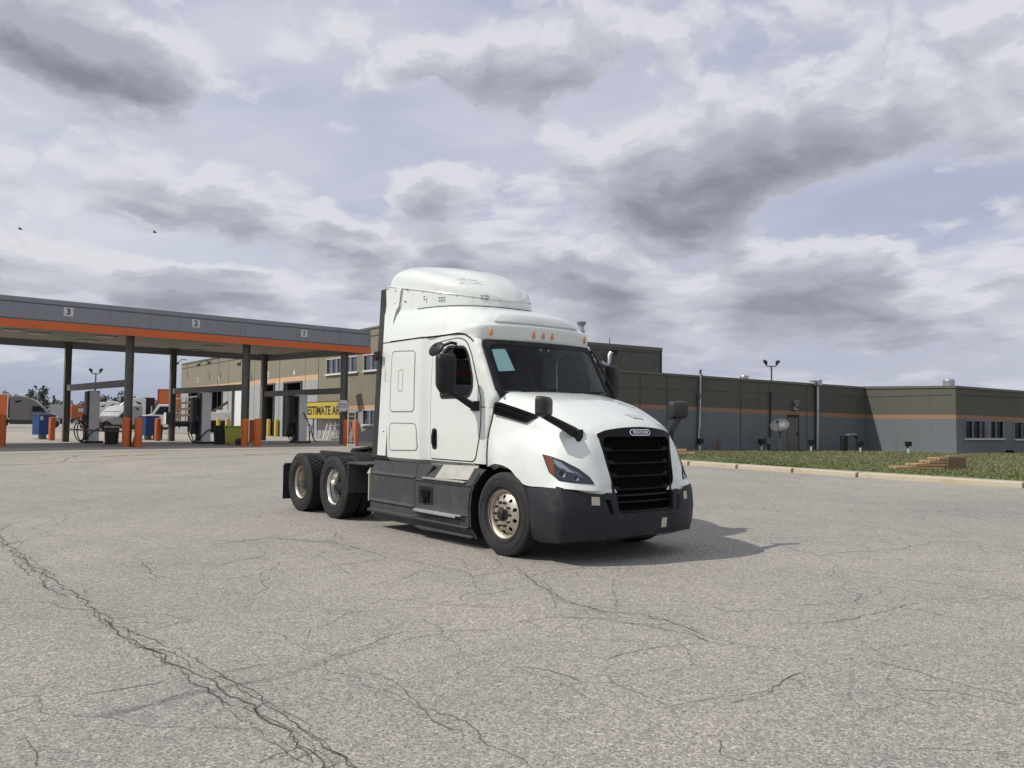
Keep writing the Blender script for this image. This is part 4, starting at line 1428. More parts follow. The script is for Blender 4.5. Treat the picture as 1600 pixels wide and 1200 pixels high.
# --- wheels
M['nut'] = mat('dark_nut', (.05, .048, .045), .5, .5)
def tyre_mb(rad, w, drive, n=96):
    h = w / 2
    pr = [(.288, -h * .74), (.295, -h * .86), (.325, -h * .94), (.37, -h * 1.0), (.42, -h * 1.0), (rad * .925, -h * .955), (rad * .965, -h * .90), (rad * .988, -h * .82)]
    if drive:
        tread = [(rad - .022, -h * .80)] + [(rad - .022, h * .80)]
    else:
        tread = []
        for c0_ in (-.62, -.22, .22, .62):
            tread += [(rad, h * (c0_ - .07)), (rad - .016, h * (c0_ - .045)), (rad - .016, h * (c0_ + .045)), (rad, h * (c0_ + .07))]
    prof = pr + tread + [(r_, -y) for r_, y in reversed(pr)]
    m = MB().lathe(prof, n=n)
    if drive:
        for row, (y0, y1) in enumerate(((-.86, -.46), (-.40, -.03), (.03, .40), (.46, .86))):
            for i in range(44):
                t0 = 2 * math.pi * (i + (.5 if row % 2 else 0)) / 44; dt = 2 * math.pi / 44 * .36; sk_ = .035 if row in (0, 3) else .02
                vs = []
                for r_ in (rad - .024, rad):
                    for yy, sh in ((y0, -sk_), (y1, sk_)):
                        for sg_ in (-1, 1):
                            t = t0 + sg_ * dt + sh
                            vs.append((math.cos(t) * r_, yy * h, math.sin(t) * r_))
                m.add(vs, [(0, 1, 3, 2), (4, 6, 7, 5), (0, 4, 5, 1), (2, 3, 7, 6), (0, 2, 6, 4), (1, 5, 7, 3)])
    # fine raised rings of the side wall
    for s in (-1, 1):
        for r_ in (.335, .43):
            m.lathe([(r_ - .004, s * h * .985), (r_, s * (h * 1.0 + .004)), (r_ + .004, s * h * .985)], n=64)
    return m


def sidewall_text(s, rad, h, a0, size):
    m = text_mb(s, size, (0, 0, 0), (1, 0, 0), (0, 1, 0), .003)
    vs = []
    for x, y, z in m.v:
        a = a0 - x / rad; r_ = rad + y
        vs.append((math.cos(a) * r_, -h - .001 - z, math.sin(a) * r_))
    m.v = vs
    return m


def wheel_front(x, y, sgn, steer=0.0):
    # local: outer face towards -y
    Mx = Matrix.Translation((x, y, .503)) @ Matrix.Rotation(steer, 4, 'Z') @ (Matrix.Identity(4) if sgn < 0 else Matrix.Rotation(math.pi, 4, 'Z'))
    w = part('front_wheel', MB().lathe([(.285, -.118), (.300, -.122), (.303, -.110), (.296, -.10), (.262, -.085), (.255, .10), (.29, .12)], n=48).move(Mx), M['alloyd'])
    t = part('tyre', tyre_mb(.503, .285, False).move(Mx), M['rubber'], w)
    part('sidewall_lettering', sidewall_text('GOODYEAR', .385, .1425, R(140), .060).move(Mx), mat('raised_rubber', (.012, .012, .012), .6), t)
    holes = []
    for i in range(10):
        a = 2 * math.pi * (i + .5) / 10
        holes.append([(math.cos(a) * .207 + math.cos(t_) * .0245, math.sin(a) * .207 + math.sin(t_) * .0245) for t_ in [2 * math.pi * q_ / 12 for q_ in range(12)]])
    ctr = [(math.cos(t_) * .085, math.sin(t_) * .085) for t_ in [2 * math.pi * q_ / 24 for q_ in range(24)]]
    out_ = [(math.cos(t_) * .262, math.sin(t_) * .262) for t_ in [2 * math.pi * q_ / 48 for q_ in range(48)]]

    def disc(a, b):
        r_ = math.hypot(a, b)
        return (a, lerpt([(.08, -.128), (.165, -.128), (.185, -.118), (.225, -.095), (.262, -.072)], r_), b)
    part('wheel_disc', trim(out_, disc, [ctr] + holes, .035, (0, .016, 0)).move(Mx), M['alloy'], w, angle=50)
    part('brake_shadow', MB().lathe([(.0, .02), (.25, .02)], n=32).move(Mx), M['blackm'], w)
    for i in range(10):
        a = 2 * math.pi * i / 10; c = Vector((math.cos(a) * .143, -.126, math.sin(a) * .143))
        part('wheel_nut', MB().cyl(c, c + Vector((0, -.034, 0)), .018, .015, 8).move(Mx), M['nut'], w)
    part('hub', MB().lathe([(.0, -.185), (.045, -.184), (.060, -.175), (.066, -.150), (.084, -.148), (.086, -.10)], n=24).move(Mx), mat('oily_hub', (.03, .028, .026), .35, .4, dirt=((.2, .17, .13), .5, 30)), w)
    return w


def wheel_dual(x, y, sgn, bright):
    Mx = Matrix.Translation((x, y, .512)) @ (Matrix.Identity(4) if sgn < 0 else Matrix.Rotation(math.pi, 4, 'Z'))
    al = M['alloy2'] if bright else M['alloyd']
    w = part('rear_wheel', MB().lathe([(.290, -.105), (.306, -.118), (.306, -.108), (.297, -.100), (.276, -.085), (.262, -.055), (.262, -.045), (.272, -.030), (.255, .03), (.245, .10)], n=64).move(Mx), al)
    part('tyre', tyre_mb(.512, .275, True).move(Mx), M['rubber'], w)
    part('tyre', tyre_mb(.512, .275, True).move(Mx @ Matrix.Translation((0, .335, 0))), M['rubber'], w)
    out_ = [(math.cos(t_) * .247, math.sin(t_) * .247) for t_ in [2 * math.pi * q_ / 40 for q_ in range(40)]]
    holes = []
    for i in range(10):
        a = 2 * math.pi * (i + .5) / 10
        holes.append([(math.cos(a) * .205 + math.cos(t_) * .024, math.sin(a) * .205 + math.sin(t_) * .024) for t_ in [2 * math.pi * q_ / 10 for q_ in range(10)]])
    part('wheel_disc', trim(out_, lambda a, b: (a, .125 - .03 * (1 - math.hypot(a, b) / .25), b), holes, .045).move(Mx), mat('brown_wheel_disc', (.075, .065, .055), .7, .3, .3, 14), w)
    for i in range(10):
        a = 2 * math.pi * i / 10; c = Vector((math.cos(a) * .143, .112, math.sin(a) * .143))
        part('wheel_nut', MB().cyl(c, c + Vector((0, -.036, 0)), .017, .015, 8).move(Mx), M['alloyd'], w)
    part('hub', MB().lathe([(.0, .010), (.07, .010), (.085, .02), (.092, .11)], n=24).move(Mx), M['frame'], w)
    part('brake_drum', MB().lathe([(.0, .16), (.25, .16)], n=24).move(Mx), M['blackm'], w)
    return w


wheel_front(0, -1.075, -1, R(1.5)); wheel_front(0, 1.075, 1, R(1.5))
WB = 4.594
for s in (-1, 1):
    wheel_dual(-WB, s * 1.085, s, True); wheel_dual(-WB - 1.32, s * 1.085, s, False)

# --- chassis
ch = MB()
for s in (-1, 1):
    ch.box((-3.0, s * .43, .90), (7.4, .09, .27))
for x in (-2.2, -3.6, -5.0, -6.4):
    ch.box((x, 0, .90), (.12, .86, .2))
for x in (-WB, -WB - 1.32):
    ch.cyl((x, -.9, .51), (x, .9, .51), .085, n=12); ch.lathe([(.0, -.22), (.16, -.20), (.24, -.05), (.24, .05), (.16, .2), (0, .22)], (x, 0, .53), n=16)
    for s in (-1, 1):
        ch.cyl((x - .25, s * .40, .55), (x - .25, s * .40, .85), .12, n=12)
ch.cyl((0, -.95, .45), (0, .95, .45), .06, n=10)
for s in (-1, 1):
    ch.box((-.0, s * .43, .62), (1.3, .09, .10)); ch.box((.55, s * .43, .62), (.9, .12, .2))
ch.box((.45, 0, .75), (.7, .8, .9))
part('chassis', ch, M['frame'], bevel=.01)
dk = MB().box((-3.60, 0, 1.045), (.95, .95, .02)); dk.box((-4.35, 0, 1.05), (.6, .80, .03))
part('deck_plate', dk, M['frame'], bevel=.005)
fw = MB()
fw.prism([(-.50, 0), (.46, .10), (.46, .14), (-.50, .05)], (-4.95, -.45, 1.06), (1, 0, 0), (0, 0, 1), (0, .90, 0))
fw.box((-4.9, 0, 1.02), (.7, .9, .08)); fw.box((-5.5, -.28, 1.05), (.35, .16, .05)); fw.box((-5.5, .28, 1.05), (.35, .16, .05))
fw.box((-4.40, 0, 1.20), (.35, .7, .05)); fw.tube([(-4.3, -.3, 1.1), (-4.2, -.32, 1.3), (-3.9, -.2, 1.32), (-3.5, -.1, 1.5)], .025, 8)
part('fifth_wheel', fw, M['frame'], bevel=.01)
for i, y in enumerate((-.25, -.12, .0)):
    hs = MB()
    hs.tube([(-3.05, y, 1.75), (-3.4, y - .05, 1.25 + .05 * i), (-3.9, y, 1.15), (-4.3, y + .05, 1.2)], .018, 8)
    part('air_hose', hs, M['black'])
for s in (-1, 1):
    qf = MB().box((-3.72, s * .95, .935), (.66, .56, .03)); qf.box((-4.035, s * .95, .70), (.025, .56, .50)); qf.box((-3.75, s * .70, .75), (.60, .03, .36))
    part('quarter_fender', qf, M['plastic'], bevel=.008)
    tk = MB().lathe([(.0, 0), (.25, 0), (.29, .02), (.30, .05), (.30, 1.2), (.29, 1.23), (0, 1.25)], (-3.36, s * .85, .56), (1, 0, 0), n=32)
    part('fuel_tank', tk, M['alloyd'])
    pl_ = MB().box((-3.405, s * 1.165, .60), (.02, .05, .42)); pl_.prism([(-.05, 0), (.06, 0), (.06, .10)], (-3.42, s * 1.19, .80), (1, 0, 0), (0, 0, 1), (0, -s * .06, 0))
    part('tank_bracket', pl_, mat('cream_painted_steel', (.50, .48, .40), .5))
    mf = MB().box((-6.52, s * 1.0, .48), (.015, .54, .62))
    part('mud_flap', mf, M['rubber'])
    part('mud_flap_hanger', MB().tube([(-6.45, s * .40, .86), (-6.50, s * .8, .82), (-6.52, s * 1.25, .80)], .018, 8), M['frame'])
    part('tail_lamp', MB().box((-6.72, s * .36, .85), (.03, .2, .1)), M['red'], bevel=.01)
    wa = MB()
    for i in range(14):
        a0_ = math.pi * (.02 + .96 * i / 13); wa.add([(math.cos(a0_) * .60 - .03, s * 1.10, .52 + math.sin(a0_) * .56), (math.cos(a0_) * .60 - .03, s * .62, .52 + math.sin(a0_) * .56)], [])
    wa.f += [(2 * i, 2 * i + 1, 2 * i + 3, 2 * i + 2) for i in range(13)]; wa.m += [0] * 13
    wa.box((-.1, s * .60, .9), (1.0, .03, 1.1))
    part('wheel_arch_liner', wa, M['blackm'])

# --- mirrors
for sgn in (-1, 1):
    def fl(mb):
        return mb if sgn < 0 else mb.mirror()

    def S(x, y, z):
        return Vector((x, sgn * y, z))
    # door mirror: tall head on one low arm
    arm = MB().tube([S(-.76, 1.06, 1.80), S(-.78, 1.12, 1.82), S(-.81, 1.30, 1.92), S(-.83, 1.46, 2.00)], [.055, .050, .040, .032], 12)
    arm.box(S(-.76, 1.085, 1.815), (.17, .05, .13))
    dmr = part('door_mirror', arm, M['black'], bevel=.012)
    prof = rounded([(-.120, -.20), (-.125, .20), (-.10, .245), (.10, .245), (.125, .20), (.120, -.16), (.05, -.265), (-.03, -.265)], .045, 4)
    hdm = MB()
    e1 = Vector((-.30, sgn * .95, 0)).normalized(); e2 = Vector((0, 0, 1)); fw_ = Vector((.95, sgn * .30, 0)).normalized()
    c0 = S(-.84, 1.49, 2.225)
    rings = []
    for dd, k_ in ((-.06, .96), (-.05, 1.0), (.00, .99), (.035, .93), (.06, .80), (.07, .5), (.072, .02)):
        rings.append([c0 + e1 * (a * k_ * 1.05) + e2 * (b * k_ * 1.03) + fw_ * dd for a, b in prof])
    hdm.grid(rings, wrap=True)
    h_ = part('mirror_head', hdm, M['black'], dmr, angle=50)
    part('mirror_glass', MB().add([c0 + e1 * (a * .93) + e2 * (b * .94) + fw_ * -.056 for a, b in prof], [tuple(range(len(prof)))]), M['mirror'], h_)
    # hood mirror
    ha = MB().tube([S(.845, .77, 1.475), S(.835, .84, 1.515), S(.785, 1.0, 1.60), S(.705, 1.20, 1.705), S(.69, 1.235, 1.745)], [.062, .058, .046, .036, .03], 10)
    base = on(hbvh, (1.0, -2.0, 1.41), (0, 1, 0))
    ha.box(S(.85, .785, 1.465), (.15, .08, .14))
    hmr = part('hood_mirror', ha, M['black'], bevel=.012)
    pr2 = rounded([(-.128, -.125), (-.130, .120), (.128, .125), (.130, -.110)], .055, 4)
    c0 = S(.717, 1.16, 1.79); e1 = Vector((.45, sgn * .9, 0)).normalized(); fw_ = Vector((.9, -sgn * .45, 0)).normalized()
    rings = []
    for dd, k_ in ((-.075, .9), (-.065, 1.0), (-.01, 1.0), (.03, .93), (.055, .78), (.066, .45), (.068, .02)):
        rings.append([c0 + e1 * (a * k_) + e2 * (b * k_) + fw_ * dd for a, b in pr2])
    h2 = part('mirror_head', MB().grid(rings, wrap=True), mat('worn_black_plastic', (.022, .02, .019), .5, var=.25, vscale=12, dirt=((.11, .10, .09), .4, 14)), hmr, angle=50)
    part('mirror_glass', MB().add([c0 + e1 * (a * .92) + e2 * (b * .92) + fw_ * -.072 for a, b in pr2], [tuple(range(len(pr2)))]), M['mirror'], h2)
    part('pillar_grab_handle', MB().tube([S(-.34, 1.015, 1.99), S(-.36, 1.05, 2.02), S(-.74, .995, 2.62), S(-.76, .95, 2.65)], .016, 8), M['black'])
# look-down mirror over the passenger window
ld = MB().tube([(-1.26, -1.03, 2.66), (-1.28, -1.14, 2.67), (-1.38, -1.20, 2.63)], .022, 8)
lo = part('look_down_mirror', ld, M['black'])
rings = []
for dd, k_ in ((0, .15), (.015, .75), (.035, .97), (.06, 1.0), (.07, .96)):
    rings.append([Vector((-1.47, -1.24, 2.59)) + Vector((math.cos(t) * .17 * k_, math.sin(t) * .105 * k_ * .5, math.sin(t) * .085 * k_)) + Vector((0, -.3, .95)) * (.05 - dd) for t in [2 * math.pi * i / 20 for i in range(20)]])
part('mirror_head', MB().grid(rings, wrap=True), M['black'], lo, angle=60)
# ------------------------------------------------------------------ fuel canopy
M['fascia'] = mat('grey_fascia_panel', (.225, .235, .255), .5, 0, .06, .6, dirt=((.18, .185, .195), .3, .8), streak=((.15, .15, .155), .45, 3))
M['orange'] = mat('orange_paint', (.62, .125, .020), .5, 0, .08, 2, dirt=((.25, .09, .04), .35, 2.5))
M['soffit'] = mat('soffit_panel', (.33, .305, .255), .6, 0, .08, .8, dirt=((.20, .185, .155), .5, .7))
M['steel'] = mat('grey_brown_steel', (.125, .120, .108), .55, 0, .18, 3, dirt=((.19, .155, .12), .35, 3))
M['darkgrey'] = mat('dark_grey_paint', (.075, .078, .082), .6, 0, .15, 3)
M['plate'] = mat('white_number_plate', (.55, .56, .57), .6, 0, .05)
M['digit'] = mat('black_lettering', (.015, .015, .018), .7)
ZB, ZS, ZT = 5.32, 5.66, 6.60
fc = thing('fuel_canopy', 'long flat fuel canopy with grey fascia and orange stripe, numbered 3, 2 and 1', 'canopy', (0, 0, 0))
FE = NR - CD * 46
c4 = [NR, NR + vec2(-49) * 10.1, FE + vec2(-49) * 10.1, FE]
fa = MB(); stp = MB()
for a, b in zip(c4, c4[1:] + c4[:1]):
    d = (b - a).normalized(); nn = Vector((d.y, -d.x, 0))
    if (a + b - NR - c4[2]).dot(nn) < 0:
        nn = -nn
    fa.prism([(0, ZB), ((b - a).length, ZB), ((b - a).length, ZT), (0, ZT)], a, d, (0, 0, 1), -nn * .12)
    stp.prism([(-.012, ZB - .004), ((b - a).length + .012, ZB - .004), ((b - a).length + .012, ZB + .325), (-.012, ZB + .325)], a + nn * .012, d, (0, 0, 1), -nn * .01)
part_ = lambda name, mb, m, p=fc, bevel=0.0, angle=35: obj(name, mb, m, p, angle, bevel)
part_('fascia', fa, M['fascia']); part_('fascia_stripe', stp, M['orange'])
fn_ = Vector((CD.y, -CD.x, 0))
for k_ in range(15):
    a_ = NR - CD * (3.0 * k_ + 1.5) + fn_ * .004
    part_('panel_seam', MB().prism([(-.012, ZB + .34), (.012, ZB + .34), (.012, ZT), (-.012, ZT)], a_, CD, (0, 0, 1), fn_ * .003), mat('fascia_seam', (.195, .203, .22), .6))
cap_ = MB().prism([(p.x, p.y) for p in c4], (0, 0, ZT - .25), (1, 0, 0), (0, 1, 0), (0, 0, .05))
part_('roof_deck', cap_, M['fascia'])
part_('soffit', MB().prism([(p.x, p.y) for p in c4], (0, 0, ZS), (1, 0, 0), (0, 1, 0), (0, 0, .05)), M['soffit'])
for u, v in ((137, 532), (165, 526), (305, 547), (330, 541), (500, 557), (455, 556), (20, 516), (60, 521)):
    p = ground_px(u, v, ZS - .02)
    part_('soffit_light', MB().box((p.x, p.y, ZS - .02), (.9, .9, .04), R(-47.5)), mat('soffit_lamp_glass', (.19, .18, .155), .35), bevel=.01)
COLS = {'A': (-23.91, 43.84), 'B': (-17.58, 37.42), 'C': (-19.69, 47.33), 'D': (-13.36, 40.91), 'E': (-15.46, 50.81), 'F': (-9.14, 44.40)}
for k_, (x, y) in COLS.items():
    cb = MB()
    rz = R(-47.5 + 0)
    for s in (-1, 1):
        cb.box((x + CD.x * s * .14, y + CD.y * s * .14, (ZS + .3) / 2), (.028, .28, ZS - .3), R(42.5))
    cb.box((x, y, (ZS + .3) / 2), (.27, .022, ZS - .3), R(42.5))
    cb.box((x, y, ZS - .04), (.7, .5, .05), R(42.5))
    part_('column', cb, M['steel'], bevel=.006)
for a, b in ('AB', 'CD', 'EF'):
    pa, pb = Vector((*COLS[a], 3.19)), Vector((*COLS[b], 3.22))
    part_('crossbeam', MB().bar(pa, pb, .16, .32), M['steel'], bevel=.008)
part_('rail', MB().tube([(*COLS['A'], .98), (*COLS['B'], .98)], .04, 8), M['black'])
for u, v, t in ((107, 487.5, '3'), (306, 505.5, '2'), (475, 521, '1')):
    p = onplane(u, v, NR, CD)
    nn = Vector((CD.y, -CD.x, 0))
    np_ = part_('number_plate', MB().prism([(-.19, -.19), (.19, -.19), (.19, .19), (-.19, .19)], p + nn * .012, CD, (0, 0, 1), nn * .006), M['plate'])
    obj('digit', text_mb(t, .36, p + nn * .020, CD, (0, 0, 1), .002), M['digit'], np_)
p = Vector((*COLS['C'], 1.62)) - CD * .02
cbx = part_('control_box', MB().box(p - CD * .22 - CN * .05, (.30, .36, .70), R(42.5)), M['darkgrey'], bevel=.01)
obj('cover', MB().box(p - CD * .385 - CN * .05, (.02, .34, .66), R(42.5)), mat('white_cover', (.7, .7, .69), .5), cbx)

# ------------------------------------------------------------------ bollards, bins, pumps
M['bollard'] = mat('orange_bollard_paint', (.58, .125, .018), .5, 0, .12, 4, dirt=((.25, .09, .04), .4, 5))


def bollard_geo(h=1.36, r=.165):
    return MB().lathe([(r, 0), (r, h - .06), (r * .92, h - .025), (r * .6, h - .004), (0, h)], ax=(0, 0, 1), n=20)


BL_ = [(2, 697.5, 1.40, 'orange bollard at the far left edge, in front of the orange trailer'), (196, 698.5, 1.36, 'orange bollard against the front of the left near canopy column'),
       (215.5, 698.5, 1.34, 'orange bollard just right of the small traffic cone'), (80.5, 688.3, 1.32, 'orange bollard between the blue bin and the far left column'),
       (246, 689, 1.32, 'orange bollard in front of the blue bin by the middle column'), (382, 697.8, 1.36, 'orange bollard in front of the middle near column, right of the green cart'),
       (402, 697.8, 1.36, 'orange bollard right of the middle near column'), (393.5, 691, 1.28, 'short orange bollard seen between two nearer ones at the middle column'),
       (541, 696.8, 1.36, 'orange bollard left of the white tubular stand'), (555, 697.2, 1.34, 'orange bollard right of the white tubular stand, nearest the truck')]
bme = None
for u, v, h, lab in BL_:
    p = ground_px(u, v, .3)
    if bme is None:
        b0 = obj('bollard', bollard_geo(), M['bollard']); bme = b0.data
    else:
        b0 = bpy.data.objects.new('bollard', bme); COL.objects.link(b0)
    b0.location = p; b0.scale = (1, 1, h / 1.36); tag(b0, lab, 'bollard', 'orange bollards round the fuel islands')

M['pumpgrey'] = mat('pump_grey_panel', (.78, .78, .76), .5, 0, .08, 2, dirt=((.55, .54, .51), .4, 3))
M['pumpdk'] = mat('pump_dark_panel', (.030, .030, .032), .5, 0, .2, 4)
M['hose'] = mat('black_hose', (.012, .012, .012), .6)


def pump(u, v, label, kind, H=2.72):
    p = ground_px(u, v, .3)
    t = thing('fuel_dispenser', label, 'fuel pump', p, R(42.5), 'fuel dispensers under the canopy')    # local +x along the canopy, +y away
    W_, D_ = .50, .50
    obj('cabinet', MB().box((.06, 0, H / 2 + .04), (W_, D_, H - .08)), M['pumpgrey'], t, bevel=.02)
    obj('plinth', MB().box((.02, 0, .05), (.95, .8, .10)), M['frame'], t, bevel=.02)
    sp_ = obj('nozzle_panel', MB().box((-.28, 0, 1.72), (.07, .50, 1.9)).box((-.31, 0, .45), (.06, .46, .6)), M['pumpdk'], t, bevel=.01)
    obj('display', MB().box((-.325, 0, 2.1), (.02, .3, .26)), M['glassd'], sp_)
    obj('nozzle_boot', MB().box((-.36, -.05, 1.30), (.12, .20, .30)).box((-.40, -.05, 1.42), (.10, .05, .12)), M['darkgrey'], t, bevel=.015)
    nz = MB().tube([(-.44, -.05, 1.42), (-.44, -.05, 1.28), (-.40, -.05, 1.12), (-.36, -.05, 1.05)], [.03, .035, .025, .02], 8)
    obj('nozzle', nz, M['pumpdk'], t)
    for k_, (x0, x1, z0, zl) in enumerate(((-.42, -.85, 1.05, .12), (-.36, -.62, 1.15, .14))):
        pts = []
        for i in range(17):
            a = math.pi * 2 * i / 16
            pts.append((x0 - .18 + math.cos(a) * .26 * (1 - .2 * k_), -.18 - .1 * k_ + math.sin(a) * .10, .62 + math.sin(a) * .50))
        obj('hose', MB().tube([(x0 + .05, -.10, z0)] + pts[4:] + pts[:4], .028, 6), M['hose'], t)
    obj('hose', MB().tube([(.30, -.30, 1.0), (.46, -.33, 1.05), (.52, -.34, .8), (.60, -.34, .45), (.78, -.33, .12), (.95, -.30, .05)], .028, 6), M['hose'], t)
    if kind != 1:
        obj('hose', MB().tube([(-.35, -.30, .12), (-.20, -.32, .40), (.02, -.32, .62), (.20, -.31, .74), (.33, -.30, .70)], .030, 6), M['hose'], t)
    else:
        obj('hose', MB().tube([(.05, -.31, 1.75), (.14, -.34, 1.50), (.30, -.35, 1.25), (.38, -.35, 1.0), (.42, -.35, .45), (.46, -.34, .06)], .030, 6), M['hose'], t)
        obj('lower_door', MB().box((-.30, -.10, .62), (.10, .40, .95)), M['darkgrey'], t, bevel=.02)
        obj('cabinet_side', MB().box((-.52, .12, 1.55), (.40, .35, 2.1)), M['pumpdk'], t, bevel=.015)
    if kind == 2:
        obj('cabinet_side', MB().box((-.46, .12, 1.45), (.30, .35, 1.9)), M['pumpdk'], t, bevel=.015)
    return t


pump(142, 692, 'tall grey fuel dispenser with a looped black hose, beside the black drum bin', 3)
pump(317, 693, 'tall grey fuel dispenser in front of the dark workshop bay, left of the black barrel', 2)
pump(468, 692, 'tall dark fuel dispenser left of the yellow estimate sign', 1, 2.75)

M['binblack'] = mat('black_bin_plastic', (.014, .014, .015), .6, 0, .2, 5)


def drum(u, v, label, lip, sx=1.0):
    p = ground_px(u, v, .3)
    t = thing('trash_can', label, 'trash can', p, 0, 'black drum trash cans')
    r = .335 * sx
    prof = [(r * .90, 0), (r * .92, .3), (r * .95, .31), (r * .96, .60), (r, .61), (r, .90), (r * 1.05, .91), (r * 1.05, .98), (r * .92, .98), (r * .90, .6), (0, .55)]
    obj('drum', MB().lathe(prof, ax=(0, 0, 1), n=28), M['binblack'], t)
    if lip:
        obj('bag_rim', MB().lathe([(r * 1.03, .82), (r * 1.08, .86), (r * 1.06, .915)], ax=(0, 0, 1), n=28), mat('pale_bag_rim', (.40, .38, .30), .6), t)
    return t


drum(174, 694.5, 'black drum trash can with a pale bag rim, left of the left near column', True)
drum(344, 694.5, 'plain black barrel trash can beside the yellow green cart', False, 1.02)
# green wheeled cart
p = ground_px(366, 696, .3)
t = thing('wheeled_cart', 'yellow green wheeled cart between the black barrel and the orange bollard', 'cart', p, R(10))
M['lime'] = mat('yellow_green_plastic', (.30, .33, .035), .5, 0, .1, 4, dirt=((.14, .14, .04), .4, 5))
obj('tub', MB().prism([(-.40, .12), (.34, .12), (.42, .92), (-.44, .92)], (0, -.28, 0), (1, 0, 0), (0, 0, 1), (0, .56, 0)), M['lime'], t, bevel=.03)
obj('lid', MB().box((-.01, 0, .95), (.92, .64, .05)), M['lime'], t, bevel=.02)
for x, y in ((.26, -.33), (.26, .33)):
    obj('wheel', MB().lathe([(0, -.04), (.16, -.04), (.18, -.02), (.18, .02), (.16, .04), (0, .04)], (x, y, .18), n=20), M['binblack'], t)
obj('foot', MB().box((-.34, 0, .06), (.08, .45, .12)), M['lime'], t)

M['blue'] = mat('blue_bin_plastic', (.013, .060, .225), .45, 0, .12, 3, dirt=((.04, .06, .13), .4, 4))
for k_, (u, v, lab) in enumerate(((66, 686.5, 'blue squeegee bin on a pedestal at the far left column'), (231, 687.5, 'blue squeegee bin on a pedestal left of the middle far column'))):
    p = ground_px(u, v, .3)
    t = thing('squeegee_bin', lab, 'bin', p, R(66), 'blue squeegee bins by the columns')
    obj('bin_body', MB().prism([(-.44, .28), (.34, .28), (.58, 1.42), (-.44, 1.42)], (0, -.30, 0), (1, 0, 0), (0, 0, 1), (0, .62, 0)), M['blue'], t, bevel=.03)
    obj('pedestal', MB().box((0, 0, .17), (.30, .30, .26)).box((0, 0, .03), (.75, .5, .06)), mat('grey_pedestal', (.16, .19, .22), .6), t, bevel=.01)
    obj('top_rim', MB().box((.06, .01, 1.43), (1.06, .66, .05)), M['blue'], t, bevel=.015)
    if k_ == 0:
        obj('label', MB().box((-.30, -.305, 1.25), (.20, .012, .22)), M['plate'], t)
    else:
        obj('drum', MB().lathe([(.27, 0), (.28, .5), (.30, .51), (.30, .9), (.2, .95), (0, .95)], (.95, .25, 0), ax=(0, 0, 1), n=20), M['binblack'], t)
# cone
p = ground_px(209.5, 697.5, .3)
t = thing('traffic_cone', 'small orange traffic cone between two orange bollards', 'cone', p)
obj('cone', MB().lathe([(.13, .03), (.11, .12), (.03, .46), (.02, .47), (0, .47)], ax=(0, 0, 1), n=20), mat('cone_orange', (.62, .09, .02), .5), t)
obj('base', MB().box((0, 0, .015), (.36, .36, .03)), M['binblack'], t, bevel=.008)
obj('white_band', MB().lathe([(.088, .215), (.062, .315)], ax=(0, 0, 1), n=20), M['plate'], t)

# estimate sign, octagon sign, white stand
pF = Vector((*COLS['F'], 0))
pc = at(536.5, 634, pF.y - .35)
t = thing('octagonal_sign', 'pale grey octagonal sign on the right near canopy column', 'sign', pc, R(10))
oc = [(math.cos(math.pi / 8 + i * math.pi / 4) * .335, math.sin(math.pi / 8 + i * math.pi / 4) * .335) for i in range(8)]
obj('plate', MB().prism(oc, (0, 0, 0), (1, 0, 0), (0, 0, 1), (0, .015, 0)), mat('faded_sign_face', (.66, .63, .61), .6, dirt=((.45, .43, .41), .4, 5)), t)
for z in (.085, -.055):
    obj('faded_line', MB().box((.0, -.003, z), (.60, .004, .045)), mat('faded_print', (.22, .19, .19), .7, var=.5, vscale=20), t)
obj('bracket', MB().box((0, .12, 0), (.06, .22, .06)), M['steel'], t)
p = ground_px(548.5, 697.5, .3)
t = thing('tubular_stand', 'white tubular stand between the two orange bollards at the right column', 'stand', p, R(15))
wh = mat('white_tube', (.66, .64, .60), .5, 0, .1, dirt=((.3, .26, .2), .5, 6))
for x in (-.17, .17):
    obj('upright', MB().tube([(x, 0, 0), (x, 0, 1.72)], .022, 8), wh, t)
for z in (.25, 1.28, 1.52, 1.72):
    obj('rung', MB().tube([(-.17, 0, z), (.17, 0, z)], .018, 8), wh, t)
obj('brace', MB().tube([(-.17, 0, .30), (.17, 0, 1.25)], .014, 6), wh, t); obj('brace', MB().tube([(.17, 0, .30), (-.17, 0, 1.25)], .014, 6), wh, t)
obj('foot', MB().box((0, -.08, .06), (.42, .34, .12)), wh, t, bevel=.02)
# ------------------------------------------------------------------ workshop
M['olive'] = mat('olive_wall_paint', (.225, .205, .148), .8, 0, .05, .35, .05, 30, dirt=((.18, .16, .12), .35, .5), streak=((.15, .135, .10), .5, 2.2))
M['wallgrey'] = mat('grey_wall_paint', (.330, .338, .340), .8, 0, .05, .35, .05, 30, dirt=((.27, .27, .265), .4, .6), streak=((.22, .215, .20), .5, 2.2))
M['stripe'] = mat('salmon_stripe_paint', (.56, .36, .215), .75, 0, .06, .6)
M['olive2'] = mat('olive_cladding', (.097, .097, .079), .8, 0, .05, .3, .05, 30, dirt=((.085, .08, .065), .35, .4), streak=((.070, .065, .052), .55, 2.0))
M['bluegrey'] = mat('blue_grey_wall_paint', (.135, .156, .170), .8, 0, .05, .3, .05, 30, dirt=((.115, .127, .135), .4, .4), streak=((.098, .108, .112), .55, 2.0))
M['stripe2'] = mat('tan_stripe_paint', (.30, .165, .100), .75, 0, .06, .6)
M['coping'] = mat('brown_metal_coping', (.125, .115, .092), .55, 0, .08, 1)
M['joint'] = mat('panel_joint', (.075, .072, .060), .8)
M['void'] = mat('dark_bay_interior', (.012, .011, .011), .9)
M['winframe'] = mat('white_window_frame', (.62, .62, .60), .5)
M['winglass'] = glass('window_pane', (.20, .23, .27), .02, .40, .4, (.02, .027, .040))
